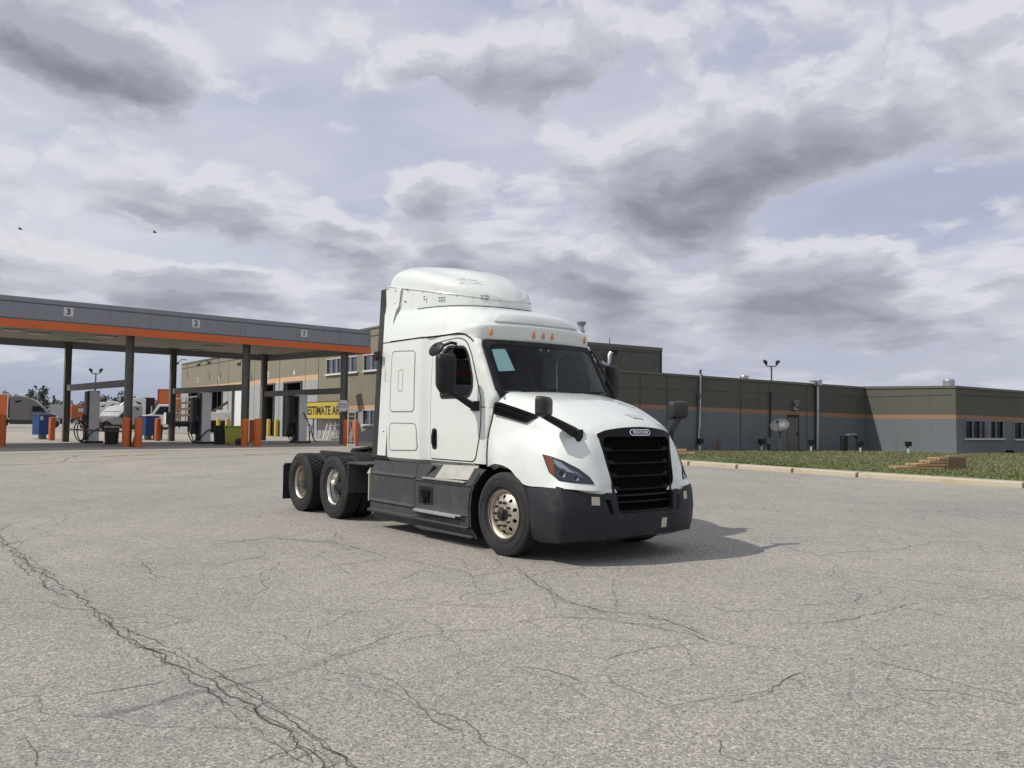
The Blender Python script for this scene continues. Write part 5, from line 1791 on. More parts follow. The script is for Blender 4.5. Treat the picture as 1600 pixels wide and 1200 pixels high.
M['winglass2'] = glass('navy_window_pane', (.10, .12, .16), .02, .22, .6, (.016, .022, .036))
M['galv'] = mat('galvanised_metal', (.42, .44, .46), .4, .7, .12, 6)
WS_D = vec2(-36.3); WS_N = Vector((-WS_D.y, WS_D.x, 0))          # along the lit front (away), and its outward side
if WS_N.dot(Vector((0, -1, 0))) < 0:
    WS_N = -WS_N
W0 = Vector((-9.79, 52.34, 0)); H = 7.36
wk = thing('workshop_building', 'tall olive and grey workshop with open dark bays, behind the fuel canopy', 'building', (0, 0, 0))
wp_ = lambda name, mb, m, p=wk, bevel=0.0: obj(name, mb, m, p, 35, bevel)


def wpt(s, z, o=0.0):
    q_ = W0 + WS_D * s + WS_N * o
    return (q_.x, q_.y, z)


S0, S1, SD = -3.05, 43.2, 6.6
BAYS = [(35.3, 39.9), (28.6, 32.5), (21.6, 25.6), (15.2, 18.2), (9.6, 13.1)]
ZSA, ZSB = 4.50, 4.86
lowL = [(SD, .2), (S1, .2), (S1, ZSA), (SD, ZSA)]
wp_('wall', trim(lowL, lambda s, z: wpt(s, z), [[(a, .28), (b, .28), (b, ZSA - .03), (a, ZSA - .03)] for a, b in BAYS], 3.0, tuple(WS_N * -.25)), M['wallgrey'])
wp_('wall_stripe', MB().prism([(SD, ZSA), (S1, ZSA), (S1, ZSB), (SD, ZSB)], W0, WS_D, (0, 0, 1), -WS_N * .25), M['stripe'])
wp_('wall', MB().prism([(SD, ZSB), (S1, ZSB), (S1, H), (SD, H)], W0, WS_D, (0, 0, 1), -WS_N * .25), M['olive'])
wins = [(2.65, 5.2, 4.74, 5.82), (.24, 2.40, 4.74, 5.80), (-2.75, -.58, 4.74, 5.78)]
lw = (-2.6, -.58, 1.33, 2.30)
wp_('wall', trim([(S0, .2), (SD, .2), (SD, 2.34), (S0, 2.34)], lambda s, z: wpt(s, z), [[(lw[0], lw[2]), (lw[1], lw[2]), (lw[1], lw[3]), (lw[0], lw[3])]], 3.0, tuple(WS_N * -.25)), M['wallgrey'])
wp_('wall_stripe', MB().prism([(S0, 2.34), (SD, 2.34), (SD, 2.57), (S0, 2.57)], W0, WS_D, (0, 0, 1), -WS_N * .25), M['stripe'])
wp_('wall', trim([(S0, 2.57), (SD, 2.57), (SD, H), (S0, H)], lambda s, z: wpt(s, z), [[(a, c), (b, c), (b, d), (a, d)] for a, b, c, d in wins], 3.0, tuple(WS_N * -.25)), M['olive'])
for a, b, c, d in wins + [lw]:
    fr = MB(); n_ = 3 if b - a > 2.3 else 2
    for z in (c + .03, d - .03):
        fr.bar(wpt(a, z, .02), wpt(b, z, .02), .08, .045)
    for i in range(n_ + 1):
        s = a + .03 + (b - a - .06) * i / n_
        fr.bar(wpt(s, c, .02), wpt(s, d, .02), .035, .06, WS_N)
    w_ = wp_('window', fr, M['winframe'])
    wp_('sill', MB().bar(wpt(a - .06, c - .04, .06), wpt(b + .06, c - .04, .06), .16, .07), M['winframe'], w_)
    wp_('pane', MB().add([wpt(a, c, -.05), wpt(b, c, -.05), wpt(b, d, -.05), wpt(a, d, -.05)], [(0, 1, 2, 3)]), M['winglass2'], w_)
    wp_('room_behind', MB().add([wpt(a - .1, c - .1, -.6), wpt(b + .1, c - .1, -.6), wpt(b + .1, d + .1, -.6), wpt(a - .1, d + .1, -.6)], [(0, 1, 2, 3)]), M['seat'], w_)
for i, (a, b) in enumerate(BAYS):
    bx = MB()
    bx.add([wpt(a, .31, -.2), wpt(b, .31, -.2), wpt(b, .31, -9), wpt(a, .31, -9), wpt(a, 4.6, -.2), wpt(b, 4.6, -.2), wpt(b, 4.6, -9), wpt(a, 4.6, -9)],
           [(3, 2, 6, 7), (0, 3, 7, 4), (1, 5, 6, 2), (4, 7, 6, 5), (0, 1, 2, 3)])
    bay = wp_('service_bay', bx, M['void'])
    fr = MB()
    for s in (a, b):
        fr.bar(wpt(s, .3, .02), wpt(s, ZSA, .02), .14, .14, WS_N)
    fr.bar(wpt(a, ZSA - .06, .02), wpt(b, ZSA - .06, .02), .12, .12)
    wp_('door_frame', fr, M['darkgrey'], bay)
    if i == 2:
        wp_('roller_door', MB().prism([(a + .9, .3), (b, .3), (b, 4.25), (a + .9, 4.25)], W0 - WS_N * .12, WS_D, (0, 0, 1), -WS_N * .06), mat('white_roller_door', (.72, .72, .70), .5, var=.06), bay)
    if i != 2:
        rb = MB()
        for k_ in range(3):
            rb.box(wpt(a + (b - a) * (.2 + .3 * k_), .3 + .5 + .2 * k_, -3 - k_), (.7, .7, 1.0 + .4 * k_), .3 * k_)
        wp_('bay_clutter', rb, mat('dim_clutter', (.05, .045, .05), .8, var=.5), bay)
for s in (2.5, 6.6, 9.0, 14.2, 20.0, 27.0, 30.2, 34.0):
    o_ = .004
    hi = H; lo_ = .3
    wp_('panel_joint', MB().prism([(s - .035, lo_), (s + .035, lo_), (s + .035, hi), (s - .035, hi)], W0 + WS_N * .012, WS_D, (0, 0, 1), -WS_N * .01), M['joint'] if s in (6.6, 14.2, 30.2) else mat('soft_panel_joint', (.165, .152, .118), .8))
for u, v, ch_ in ((309.3, 594.5, '2'), (342, 591.8, '1'), (419.5, 585.8, '5'), (460, 581.8, '6')):
    q_ = onplane(u, v, W0, WS_D)
    wp_('bay_number', text_mb(ch_, .62, Vector(q_) + WS_N * .012, -WS_D, (0, 0, 1), .004), mat('white_lettering', (.78, .77, .74), .6))
for u, v in ((292, 567), (326, 569), (343, 566), (391, 568)):
    q_ = Vector(onplane(u, v, W0, WS_D)); sc = .9 if u < 330 else .7
    wl = MB().tube([q_ + Vector((0, 0, .3)), q_ + WS_N * .5 + Vector((0, 0, .35)), q_ + WS_N * .9 + Vector((0, 0, 0))], .05 * sc, 6); wl.box(q_ + WS_N * .95 - Vector((0, 0, .12)), (.3, .3, .22), .4)
    wp_('wall_lamp', wl, M['darkgrey'])
wp_('coping', MB().prism([(S0 - .05, H), (S1, H), (S1, H + .12), (S0 - .05, H + .12)], W0 + WS_N * .05, WS_D, (0, 0, 1), -WS_N * .4), M['coping'])
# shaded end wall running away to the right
E0 = Vector(wpt(S0, 0)); ED = vec2(58); EN = Vector((ED.y, -ED.x, 0))
te = onplane(1034.5, 543.5, E0, ED); LE = (te - E0).dot(ED); HE = te.z
q1 = onplane(925, 534.5, E0, ED)
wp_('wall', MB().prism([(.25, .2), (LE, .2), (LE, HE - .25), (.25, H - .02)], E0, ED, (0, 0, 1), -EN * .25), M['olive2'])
wp_('coping', MB().prism([(-.05, H - .02), (LE + .03, HE - .25), (LE + .03, HE), (-.05, H + .12)], E0 + EN * .03, ED, (0, 0, 1), -EN * .4), M['coping'])
far = E0 + ED * LE
b1 = Vector(wpt(S1, 0))
wp_('roof', MB().prism([(E0.x, E0.y), (far.x, far.y), ((far + WS_D * 30).x, (far + WS_D * 30).y), (b1.x, b1.y)], (0, 0, H - .5), (1, 0, 0), (0, 1, 0), (0, 0, .1)), M['coping'])
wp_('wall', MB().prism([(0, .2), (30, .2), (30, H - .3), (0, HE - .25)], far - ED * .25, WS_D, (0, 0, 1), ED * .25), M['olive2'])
# chimney, mast and the bent vent pipe
cp = onplane(928, 533, E0, ED); cp = Vector((cp.x, cp.y, HE - .3)) - EN * 1.5
z1 = onplane(928, 505, cp, ED).z
chm = MB().lathe([(.24, 0), (.24, z1 - cp.z - .75), (.27, z1 - cp.z - .72), (.27, z1 - cp.z - .62), (.20, z1 - cp.z - .6), (.20, z1 - cp.z - .30), (.30, z1 - cp.z - .2), (.36, z1 - cp.z), (0, z1 - cp.z + .03)], cp, (0, 0, 1), 20)
wp_('chimney', chm, M['galv'])
a_ = onplane(952.5, 537, E0, ED)
wp_('roof_mast', MB().tube([Vector((a_.x, a_.y, HE - .2)), Vector((a_.x, a_.y, HE + .45))], .035, 6), M['darkgrey'])
vp = [onplane(u, v, E0, ED, -.35) for u, v in ((936, 567), (941, 571), (945, 570), (947, 563), (947.5, 555), (949, 552), (951, 553.5))]
wp_('bent_vent_pipe', MB().tube([vp[0] - EN * .4] + vp, .16, 10), M['galv'])
wp_('wall_vent', MB().box(onplane(960, 550, E0, ED, -.05), (.28, .28, .28), .3), M['black'])
# the estimate sign stands before the wall and parallel to it
SP = W0 + WS_N * .6
sa, sb, sc_, sd2 = (onplane(u, v, SP, WS_D) for u, v in ((480.5, 628, ), (544, 628), (481, 654), (490, 687)))
g0 = Vector((sb.x, sb.y, .3)); LS = (Vector((sa.x, sa.y, 0)) - Vector((sb.x, sb.y, 0))).length
t = thing('estimate_sign', 'yellow sign reading ESTIMATE AREA, right of the dark fuel dispenser', 'sign', (sa.x, sa.y, .3), math.atan2(-WS_D.y, -WS_D.x))
zt_ = (sa.z + sb.z) / 2 - .3; zb_ = sc_.z - .3; h = zt_ - zb_; zc = (zt_ + zb_) / 2
obj('board', MB().box((LS / 2, 0, zc), (LS, .05, h)), mat('sign_yellow', (.50, .39, .045), .5, dirt=((.36, .26, .04), .4, 3)), t, bevel=.008)
tm = text_mb('ESTIMATE AREA', .72, (0, 0, 0), (1, 0, 0), (0, 0, 1), .004)
x0 = min(v_[0] for v_ in tm.v); x1 = max(v_[0] for v_ in tm.v); z0 = min(v_[2] for v_ in tm.v); z1 = max(v_[2] for v_ in tm.v)
tm.v = [(LS * .015 + (v_[0] - x0) / (x1 - x0) * LS * .97, v_[1] - .032, zc - h * .27 + (v_[2] - z0) / (z1 - z0) * h * .54) for v_ in tm.v]
obj('lettering', tm, M['digit'], t)
for z in (zt_ + .01, zb_ - .01):
    obj('board_edge', MB().box((LS / 2, 0, z), (LS + .04, .06, .05)), M['frame'], t)
for dx in (LS * .15, LS * .85):
    obj('post', MB().tube([(dx, .05, 0), (dx, .05, zc)], .05, 8), M['darkgrey'], t)
obj('stay', MB().tube([(LS * .15 - .75, .05, .15), (LS * .15, .05, 1.1)], .03, 8), M['darkgrey'], t)
# ladders and scrap leaning at the wall, yellow bollards
M['yellowb'] = mat('yellow_bollard_paint', (.55, .40, .08), .6, 0, .1, 4, dirt=((.3, .22, .08), .4, 4))
yb = None
for u, v, lab in ((340.5, 679, 'yellow bollard behind the black barrel trash can'), (354.5, 680, 'yellow bollard behind the yellow green cart'), (419.5, 681.5, 'yellow bollard at the left side of the dark bay right of the column'), (431.5, 682, 'yellow bollard at the right side of the dark bay right of the column')):
    p = ground_px(u, v, .3)
    if yb is None:
        b0 = obj('bollard', bollard_geo(1.35, .16), M['yellowb']); yb = b0.data
    else:
        b0 = bpy.data.objects.new('bollard', yb); COL.objects.link(b0)
    b0.location = p; tag(b0, lab, 'bollard', 'yellow bollards at the workshop bays')
for k_, (u0, v0, u1, v1, lab) in enumerate(((508.5, 687, 519.5, 655, 'white ladder leaning on the workshop wall, left one of two'), (516, 687.5, 524, 655, 'white ladder leaning on the workshop wall, right one of two'))):
    p = ground_px(u0, v0, .3); q_ = onplane(u1, v1, W0, WS_D, -.1); q_ = Vector(q_)
    t = thing('ladder', lab, 'ladder', p, 0, 'ladders leaning on the workshop wall')
    d = q_ - p; s_ = Vector((.17, 0, 0))
    for s in (-1, 1):
        obj('rail', MB().bar(s_ * s, d + s_ * s * .8, .04, .08), wh, t)
    for i in range(1, 9):
        obj('rung', MB().tube([d * (i / 9) - s_, d * (i / 9) + s_], .02, 6), wh, t)
p = ground_px(527, 688, .3)
t = thing('scrap_rack', 'low rack of pale scrap metal beside the ladders', 'rack', p, R(20))
for i in range(4):
    obj('upright', MB().tube([(-.45 + .3 * i, .1 * (i % 2), 0), (-.42 + .3 * i, .1, .9 + .25 * (i % 3))], .03, 6), wh, t)
for z in (.25, .6, .95):
    obj('crossbar', MB().tube([(-.5, 0, z), (.5, .1, z + .08)], .03, 6), wh, t)
obj('tray', MB().box((.05, 0, .1), (1.0, .5, .1)), M['galv'], t, bevel=.01)

# ------------------------------------------------------------------ low wing on the right
wg = thing('office_wing', 'low flat-roofed olive and blue-grey building with a tan stripe behind the grass', 'building', (0, 0, 0))
gp_ = lambda name, mb, m, p=wg, bevel=0.0: obj(name, mb, m, p, 35, bevel)
P0 = Vector((15.58, 46.65, 0)); DW = vec2(58); NW = Vector((DW.y, -DW.x, 0))
c0 = P0 + DW * -17.0; c1 = onplane(1352, 700, P0, DW); c1.z = 0
DF = vec2(-29); NF = -Vector((DF.y, -DF.x, 0)) if Vector((DF.y, -DF.x, 0)).y > 0 else Vector((DF.y, -DF.x, 0))
c2 = onplane(1494.5, 700, c1, DF); c2.z = 0
DR = vec2(60); NR2 = Vector((DR.y, -DR.x, 0))
c3 = c2 + DR * 26


def zs(u, v, p, d):
    return onplane(u, v, p, d).z


# heights (stripe foot, stripe head, coping foot, coping head) at the corners
hA = (zs(1040, 640, P0, DW), zs(1040, 633.7, P0, DW), zs(1040, 586.3, P0, DW), zs(1040, 583, P0, DW)); sA = (onplane(1040, 640, P0, DW) - c0).dot(DW)
hB = (zs(1340, 653.5, P0, DW), zs(1340, 647, P0, DW), zs(1340, 607.3, P0, DW), zs(1340, 603.7, P0, DW)); sB = (onplane(1340, 640, P0, DW) - c0).dot(DW)
L1 = (c1 - c0).dot(DW)
H0 = [a + (b - a) * (0 - sA) / (sB - sA) for a, b in zip(hA, hB)]; H1 = [a + (b - a) * (L1 - sA) / (sB - sA) for a, b in zip(hA, hB)]
H1f = [zs(1354, 654.5, c1, DF), zs(1354, 648, c1, DF), zs(1354, 607.7, c1, DF), zs(1354, 603.6, c1, DF)]
H2 = [zs(1494, 654.5, c1, DF), zs(1494, 648, c1, DF), zs(1494, 606, c1, DF), zs(1494, 602.5, c1, DF)]
H3 = [h - .35 for h in H2]
FACES = [(c0, c1, H0, H1, NW), (c1, c2, H1f, H2, -Vector((math.cos(R(-29)), -math.sin(R(-29)), 0))), (c2, c3, H2, H3, NR2)]
WIN = [(1506.5, 1568, 656.5, 685.5, 5), (1583.5, 1646, 659, 686.5, 5)]
wl_ = []
for u0, u1, v0, v1, n_ in WIN:
    a, b = onplane(u0, v0, c2, DR), onplane(u1, v1, c2, DR)
    s0, s1 = (a - c2).dot(DR), (b - c2).dot(DR)
    wl_.append((s0, s1, onplane(u0, v1, c2, DR).z, a.z, n_))
wl_.append((13.5, 17.8, .85, 1.85, 5))
for fi, (a, b, ha, hb, n) in enumerate(FACES):
    d = (b - a).normalized(); L = (b - a).length
    T = tuple(-n * .2)
    layers = [('wall', -.15, 0, M['bluegrey'], 0), ('wall_stripe', 0, 1, M['stripe2'], 0), ('wall', 1, 2, M['olive2'], 0), ('coping', 2, 3, M['coping'], .05)]
    for nm, lo_, hi_, m_, pr in layers:
        za0 = lo_ if lo_ == -.15 else ha[lo_]; zb0 = lo_ if lo_ == -.15 else hb[lo_]
        o_ = n * pr
        if nm == 'wall' and lo_ == -.15 and fi == 2:
            mb = trim([(0, za0), (L, zb0), (L, hb[hi_]), (0, ha[hi_])], lambda s, z, a=a, d=d: tuple(a + d * s + Vector((0, 0, z))), [[(s0, z0), (s1, z0), (s1, z1), (s0, z1)] for s0, s1, z0, z1, _ in wl_], 2.5, T)
        else:
            mb = MB().prism([(0 - pr, za0), (L + pr, zb0), (L + pr, hb[hi_]), (0 - pr, ha[hi_])], a + o_, d, (0, 0, 1), -n * (.2 + pr))
        gp_(nm, mb, m_)
gp_('roof', MB().prism([(p.x, p.y) for p in (c0, c1, c2, c3, c3 + vec2(-29) * 20, c1 + vec2(-29) * 14, c0 + vec2(-29) * 12)], (0, 0, 3.35), (1, 0, 0), (0, 1, 0), (0, 0, .06)), M['coping'])
gp_('wall', MB().prism([(0, -.1), (12, -.1), (12, 3.9), (0, 4.3)], c0, vec2(-32), (0, 0, 1), DW * .2), M['olive2'])
for s0, s1, z0, z1, n_ in wl_:
    fr = MB(); P_ = lambda s, z, o=0.0: c2 + DR * s + NR2 * o + Vector((0, 0, z))
    for z in (z0 + .025, z1 - .025):
        fr.bar(P_(s0, z, .015), P_(s1, z, .015), .06, .04)
    for i in range(n_ + 1):
        s = s0 + .03 + (s1 - s0 - .06) * i / n_
        fr.bar(P_(s, z0, .015), P_(s, z1, .015), .04, .06, NR2)
    w_ = gp_('window', fr, mat('dull_window_frame', (.26, .26, .25), .5))
    gp_('sill', MB().bar(P_(s0 - .05, z0 - .03, .05), P_(s1 + .05, z0 - .03, .05), .14, .06), M['winframe'], w_)
    gp_('pane', MB().add([P_(s0, z0, -.06), P_(s1, z0, -.06), P_(s1, z1, -.06), P_(s0, z1, -.06)], [(0, 1, 2, 3)]), M['winglass'], w_)
    gp_('room_behind', MB().add([P_(s0 - .2, z0 - .2, -1.2), P_(s1 + .2, z0 - .2, -1.2), P_(s1 + .2, z1 + .2, -1.2), P_(s0 - .2, z1 + .2, -1.2)], [(0, 1, 2, 3)]), mat('dim_room', (.10, .075, .06), .9, var=.4, vscale=1.2), w_)
# panel joints, pipes, door, lamp on the long wall
for u, col in ((1042, 1), (1157, 1), (1202.5, 0), (1260.5, 1), (1000, 1)):
    a = onplane(u, 640, P0, DW); a.z = 0; top = H0[3] + (H1[3] - H0[3]) * ((a - c0).dot(DW)) / L1 - .1
    gp_('panel_joint', MB().prism([(-.03, 0), (.03, 0), (.03, top), (-.03, top)], a + NW * .010, DW, (0, 0, 1), -NW * .008), mat('wall_joint', (.055, .055, .052), .8))
for s in (7.2, 15):
    a = c2 + DR * s
    gp_('panel_joint', MB().prism([(-.03, 0), (.03, 0), (.03, 3.6), (-.03, 3.6)], a + NR2 * .010, DR, (0, 0, 1), -NR2 * .008), mat('wall_joint_right', (.075, .075, .07), .8))


def wallpipe(name, pts, r, m, bends=()):
    gp_(name, MB().tube([onplane(u, v, P0, DW, -.10) for u, v in pts], r, 8), m)


wallpipe('downpipe', [(1092.5, 582), (1091.8, 640), (1091, 668), (1089.5, 672), (1089, 700)], .050, M['galv'])
wallpipe('conduit', [(1089.5, 617), (1088.8, 660), (1087.5, 701)], .035, M['darkgrey'])
gp_('service_mast', MB().tube([onplane(1092.3, 584, P0, DW, -.1), onplane(1092, 580, P0, DW, -.1), onplane(1091.2, 579, P0, DW, -.2)], .06, 8).tube([onplane(1094.5, 585, P0, DW, -.1), onplane(1096, 597, P0, DW, -.12), onplane(1093.8, 609, P0, DW, -.1)], .035, 6), M['darkgrey'])
gp_('meter_box', MB().box(onplane(1089.5, 619, P0, DW, -.10), (.16, .16, .26), R(32)), M['darkgrey'], bevel=.01)
wallpipe('conduit', [(1202.3, 612), (1201.6, 650), (1201.3, 684), (1199.5, 688), (1199.3, 704)], .040, M['frame'])
gp_('junction_box', MB().box(onplane(1198, 689, P0, DW, -.08), (.30, .12, .36), R(32)), M['bluegrey'], bevel=.01)
wallpipe('downpipe', [(1275.3, 600), (1275.3, 650), (1274.8, 704)], .085, M['galv'])
wallpipe('conduit', [(1272.6, 602), (1272.6, 650), (1272.4, 704)], .035, M['frame'])
hb = onplane(1274, 598, P0, DW, -.18)
gp_('rain_head', MB().box(hb, (.34, .34, .34), R(32)).box(hb - NW * 0 + DW * -.45 + Vector((0, 0, .06)), (.5, .16, .10), R(32)), M['galv'], bevel=.015)
a, b = onplane(1230, 651, P0, DW), onplane(1247, 704, P0, DW)
dw = (b - a).dot(DW); a0 = Vector((a.x, a.y, 0))
dr = gp_('door', MB().prism([(0, .1), (dw, .1), (dw, a.z), (0, a.z)], a0 + NW * .03, DW, (0, 0, 1), -NW * .02), mat('brown_grey_door', (.125, .120, .108), .6, var=.06), bevel=.004)
gp_('door_frame', MB().bar(a0 + Vector((0, 0, a.z + .05)) + NW * .04, a0 + DW * dw + Vector((0, 0, a.z + .05)) + NW * .04, .10, .12).bar(a0 + DW * (dw + .03) + NW * .02, a0 + DW * (dw + .03) + NW * .02 + Vector((0, 0, a.z)), .05, .05, NW), M['frame'], dr)
gp_('handle', MB().box(a0 + DW * (dw - .12) + NW * .07 + Vector((0, 0, 1.1)), (.05, .05, .14), R(32)), M['frame'], dr)
q_ = onplane(1240, 632, P0, DW)
gp_('flood_lamp', MB().lathe([(0, 0), (.12, .02), (.20, .18), (.22, .26), (0, .22)], q_ + Vector((0, 0, .15)), NW + Vector((0, 0, -.5)) + DW * .3, 16).box(q_ + NW * .05 - Vector((0, 0, .10)), (.14, .10, .30), R(32)).box(q_ + NW * .12 - Vector((0, 0, .28)), (.24, .12, .08), R(32)), M['galv'])
# roof vents
for u, v, w, h_, Y in ((1163, 592, .25, .20, 50), (1482.5, 603, .33, .42, 50)):
    p = at(u, v, Y)
    gp_('roof_vent', MB().lathe([(w, -.6), (w, h_ * .55), (w * 1.06, h_ * .58), (w * 1.06, h_ * .72), (w * .98, h_ * .75), (w * .9, h_), (0, h_ + .05)], p, (0, 0, 1), 24), M['galv'])

# ------------------------------------------------------------------ things standing on the grass
def gpos(u, v):
    p = ground_px(u, v, .15)
    if u < 1352 and (p - P0).dot(NW) < .5:          # keep clear of the long wall
        p = Vector(onplane(u, v, P0, DW, .5))
    p.z = grass_z(p.x, p.y) - .01
    return p


sp0 = None
for u, v, lab in ((1083, 702, 'small black ground spotlight on a white stub, below the left drainpipe'), (1178.5, 704, 'small black ground spotlight between the drainpipe and the dish'), (1267.5, 705, 'small black ground spotlight just left of the tall grey downpipe'), (1344.5, 706.5, 'small black ground spotlight in the corner beside the gas meter'), (1419.5, 708, 'small black ground spotlight before the sunlit end wall')):
    p = gpos(u, v)
    d_ = (P0 - p).dot(NW)
    if sp0 is None:
        t = thing('ground_spotlight', lab, 'spotlight', p, R(20), 'black ground spotlights along the wall')
        obj('stub', MB().cyl((0, 0, 0), (0, 0, .28), .05, n=10), M['winframe'], t)
        obj('lamp_housing', MB().box((0, 0, .52), (.28, .24, .26)).box((0, .06, .36), (.08, .08, .2)), M['black'], t, bevel=.02)
        obj('lamp_glass', MB().box((0, .125, .53), (.22, .01, .18)), M['glassd'], t)
        sp0 = t
    else:
        dup(sp0, lab, p)
# satellite dish
p = at(1219.5, 703, 44.2); p.z = grass_z(p.x, p.y)
t = thing('satellite_dish', 'grey satellite dish on a short pole left of the door', 'satellite dish', p)
hc = at(1218, 666, p.y).z - p.z
obj('pole', MB().tube([(0, 0, 0), (0, 0, hc - .25)], .04, 10), M['darkgrey'], t)
ax = Vector((-.50, -.70, .62)).normalized(); e1 = ax.cross(Vector((0, 0, 1))).normalized(); e2 = e1.cross(ax)
ds = MB(); rows = []
for i in range(9):
    r_ = i / 8
    rows.append([Vector((0, 0, hc)) + e1 * math.cos(a) * r_ * .52 + e2 * math.sin(a) * r_ * .43 + ax * (.13 * r_ * r_) for a in [2 * math.pi * k / 28 for k in range(28)]])
ds.grid(rows, wrap=True); ds.grid([[q_ - ax * .012 for q_ in r_] for r_ in rows], wrap=True)
obj('dish', ds, mat('pale_grey_dish', (.085, .09, .095), .5, var=.15, vscale=12), t, angle=60)
obj('feed_arm', MB().tube([Vector((0, 0, hc)) - e2 * .42 + ax * .1, Vector((0, 0, hc)) + ax * .55 - e2 * .12], .02, 6).box(Vector((0, 0, hc)) + ax * .56 - e2 * .10, (.1, .1, .12)), M['frame'], t)
obj('bracket', MB().box((0, 0, hc - .22), (.12, .16, .3)).tube([(0, 0, hc - .3), Vector((0, 0, hc)) - e2 * .42 + ax * .1], .025, 6), M['darkgrey'], t)
# gas meter set
p = gpos(1322, 705); p.z = .05
t = thing('gas_meter', 'dark gas meter with pipes standing at the inner corner of the low building', 'gas meter', p, R(-32 + 90 - 26))
obj('meter_body', MB().box((-.2, 0, .55), (.34, .30, .9)).lathe([(0, -.16), (.16, -.14), (.2, 0), (.16, .14), (0, .16)], (-.2, 0, .8), n=16), M['black'], t, bevel=.03)
obj('pipe', MB().tube([(-.05, 0, 1.0), (.3, 0, 1.05), (.95, 0, 1.05)], .045, 8), M['galv'], t)
obj('pipe', MB().tube([(-.35, 0, 0), (-.36, 0, .95), (-.2, 0, 1.05)], .045, 8), M['frame'], t)
obj('regulator', MB().lathe([(0, -.06), (.13, -.05), (.14, .05), (0, .06)], (.95, 0, .92), (0, 0, 1), 16).tube([(.95, 0, .2), (.95, 0, .9)], .05, 8), M['frame'], t)
# lumber piles
M['wood'] = mat('weathered_lumber', (.36, .25, .13), .85, 0, .22, 7, .2, 60, dirt=((.22, .15, .08), .5, 5))
M['woodend'] = mat('brown_pallet_board', (.14, .095, .060), .85, 0, .2, 9, .2, 60)
p = gpos(1477, 733)
t = thing('lumber_stack', 'stepped stack of lumber with a brown end board, on the grass near the kerb', 'lumber', p, R(4))
rw = random.Random(4)
for lvl, x0 in enumerate((-1.75, -1.10, -.62, -.28)):
    for j in range(4):
        obj('plank', MB().box(((x0 + .02) / 2 + rw.uniform(-.04, .04), .05 + j * .16, .06 + lvl * .105), (abs(x0) - .02, .14, .085), rw.uniform(-.02, .02)), M['wood'], t, bevel=.006)
obj('end_board', MB().box((.36, .25, .22), (.66, .70, .44)), M['woodend'], t, bevel=.01)
obj('top_plank', MB().box((.44, .15, .465), (.50, .12, .04)), M['wood'], t, bevel=.005)
p = gpos(1052, 711.5)
t = thing('lumber_stack', 'small heap of sawn timber beyond the truck grille, at the end of the kerb', 'lumber', p, R(-20))
for lvl, (x0, x1) in enumerate(((-.9, .9), (-.75, .55), (-.7, .1))):
    for j in range(3):
        obj('plank', MB().box(((x0 + x1) / 2 + rw.uniform(-.06, .06), j * .18, .07 + lvl * .13), (x1 - x0, .16, .11), rw.uniform(-.04, .04)), M['wood'], t, bevel=.006)
p = gpos(1578, 708)
t = thing('cable_reel', 'small dark bundle of hose lying at the foot of the wall between the two windows', 'hose', p)
for i in range(4):
    obj('coil', MB().tube([(math.cos(a) * (.26 - .03 * i), math.sin(a) * .10, .05 + .035 * i + .02 * math.sin(2 * a)) for a in [2 * math.pi * k / 16 for k in range(17)]], .04, 6), M['blackm'], t)
# reddish dry weeds
rdm = mat('reddish_dry_stalk', (.20, .075, .06), .9, var=.3)
for u, lab in ((1107, 'left clump of thin reddish dry stalks before the blue-grey wall'), (1113.5, 'right clump of thin reddish dry stalks before the blue-grey wall')):
    p = gpos(u, 704); wd = MB(); r2 = random.Random(u)
    for i in range(9):
        bx_, by_ = r2.uniform(-.10, .10), r2.uniform(-.1, .1); h_ = r2.uniform(.5, 1.0)
        wd.tube([(bx_, by_, 0), (bx_ * 1.4 + r2.uniform(-.05, .05), by_, h_ * .5), (bx_ * 2 + r2.uniform(-.1, .1), by_, h_)], [.008, .006, .003], 4)
    o = obj('weed_clump', wd, rdm); o.location = p; tag(o, lab, 'weeds', 'reddish weeds by the wall')
# pole lamps


def lamp_post(u, vtop, vbase, Y, label, s=1.0):
    top = at(u, vtop, Y); b = at(u, vbase, Y)
    t = thing('lamp_post', label, 'lamp post', (b.x, Y, .0), 0, 'twin-headed lamp posts')
    hh = top.z - .55 * s
    obj('pole', MB().tube([(0, 0, 0), (0, 0, hh)], [.10 * s, .07 * s], 10), M['darkgrey'], t)
    obj('cross_arm', MB().tube([(-.50 * s, 0, hh + .10 * s), (-.42 * s, 0, hh), (.42 * s, 0, hh), (.50 * s, 0, hh + .15 * s)], .05 * s, 8), M['darkgrey'], t)
    for sx in (-1, 1):
        obj('lamp_head', MB().tube([(sx * .45 * s, 0, hh + .12 * s), (sx * .52 * s, 0, hh + .38 * s), (sx * .72 * s, -.1, hh + .48 * s)], [.09 * s, .16 * s, .14 * s], 10), M['black'], t)


lamp_post(1205.5, 563, 600, 75, 'twin-headed lamp post rising behind the low building roof', 1.0)
lamp_post(147.5, 576, 650, 104, 'tall twin-headed lamp post behind the left fuel dispenser', 1.15)
lamp_post(60, 602.5, 650, 140, 'twin-headed lamp post beside the two far pines', 1.2)
top = at(253, 612, 130)
t = thing('utility_pole', 'thin utility pole behind the white service truck', 'utility pole', (top.x, 130, 0))
obj('pole', MB().tube([(0, 0, 0), (0, 0, top.z)], [.14, .10], 8), M['woodend'], t); obj('cross_arm', MB().box((0, 0, top.z - .6), (1.0, .12, .12)), M['woodend'], t)
# ------------------------------------------------------------------ far vehicles
def wheel_geo(r=.5, w=.3):
    return MB().lathe([(0, -w / 2 - .01), (r * .55, -w / 2 - .01), (r * .6, -w / 2), (r * .95, -w / 2), (r, -w / 2 + .04), (r, w / 2 - .04), (r * .95, w / 2), (0, w / 2)], n=24)


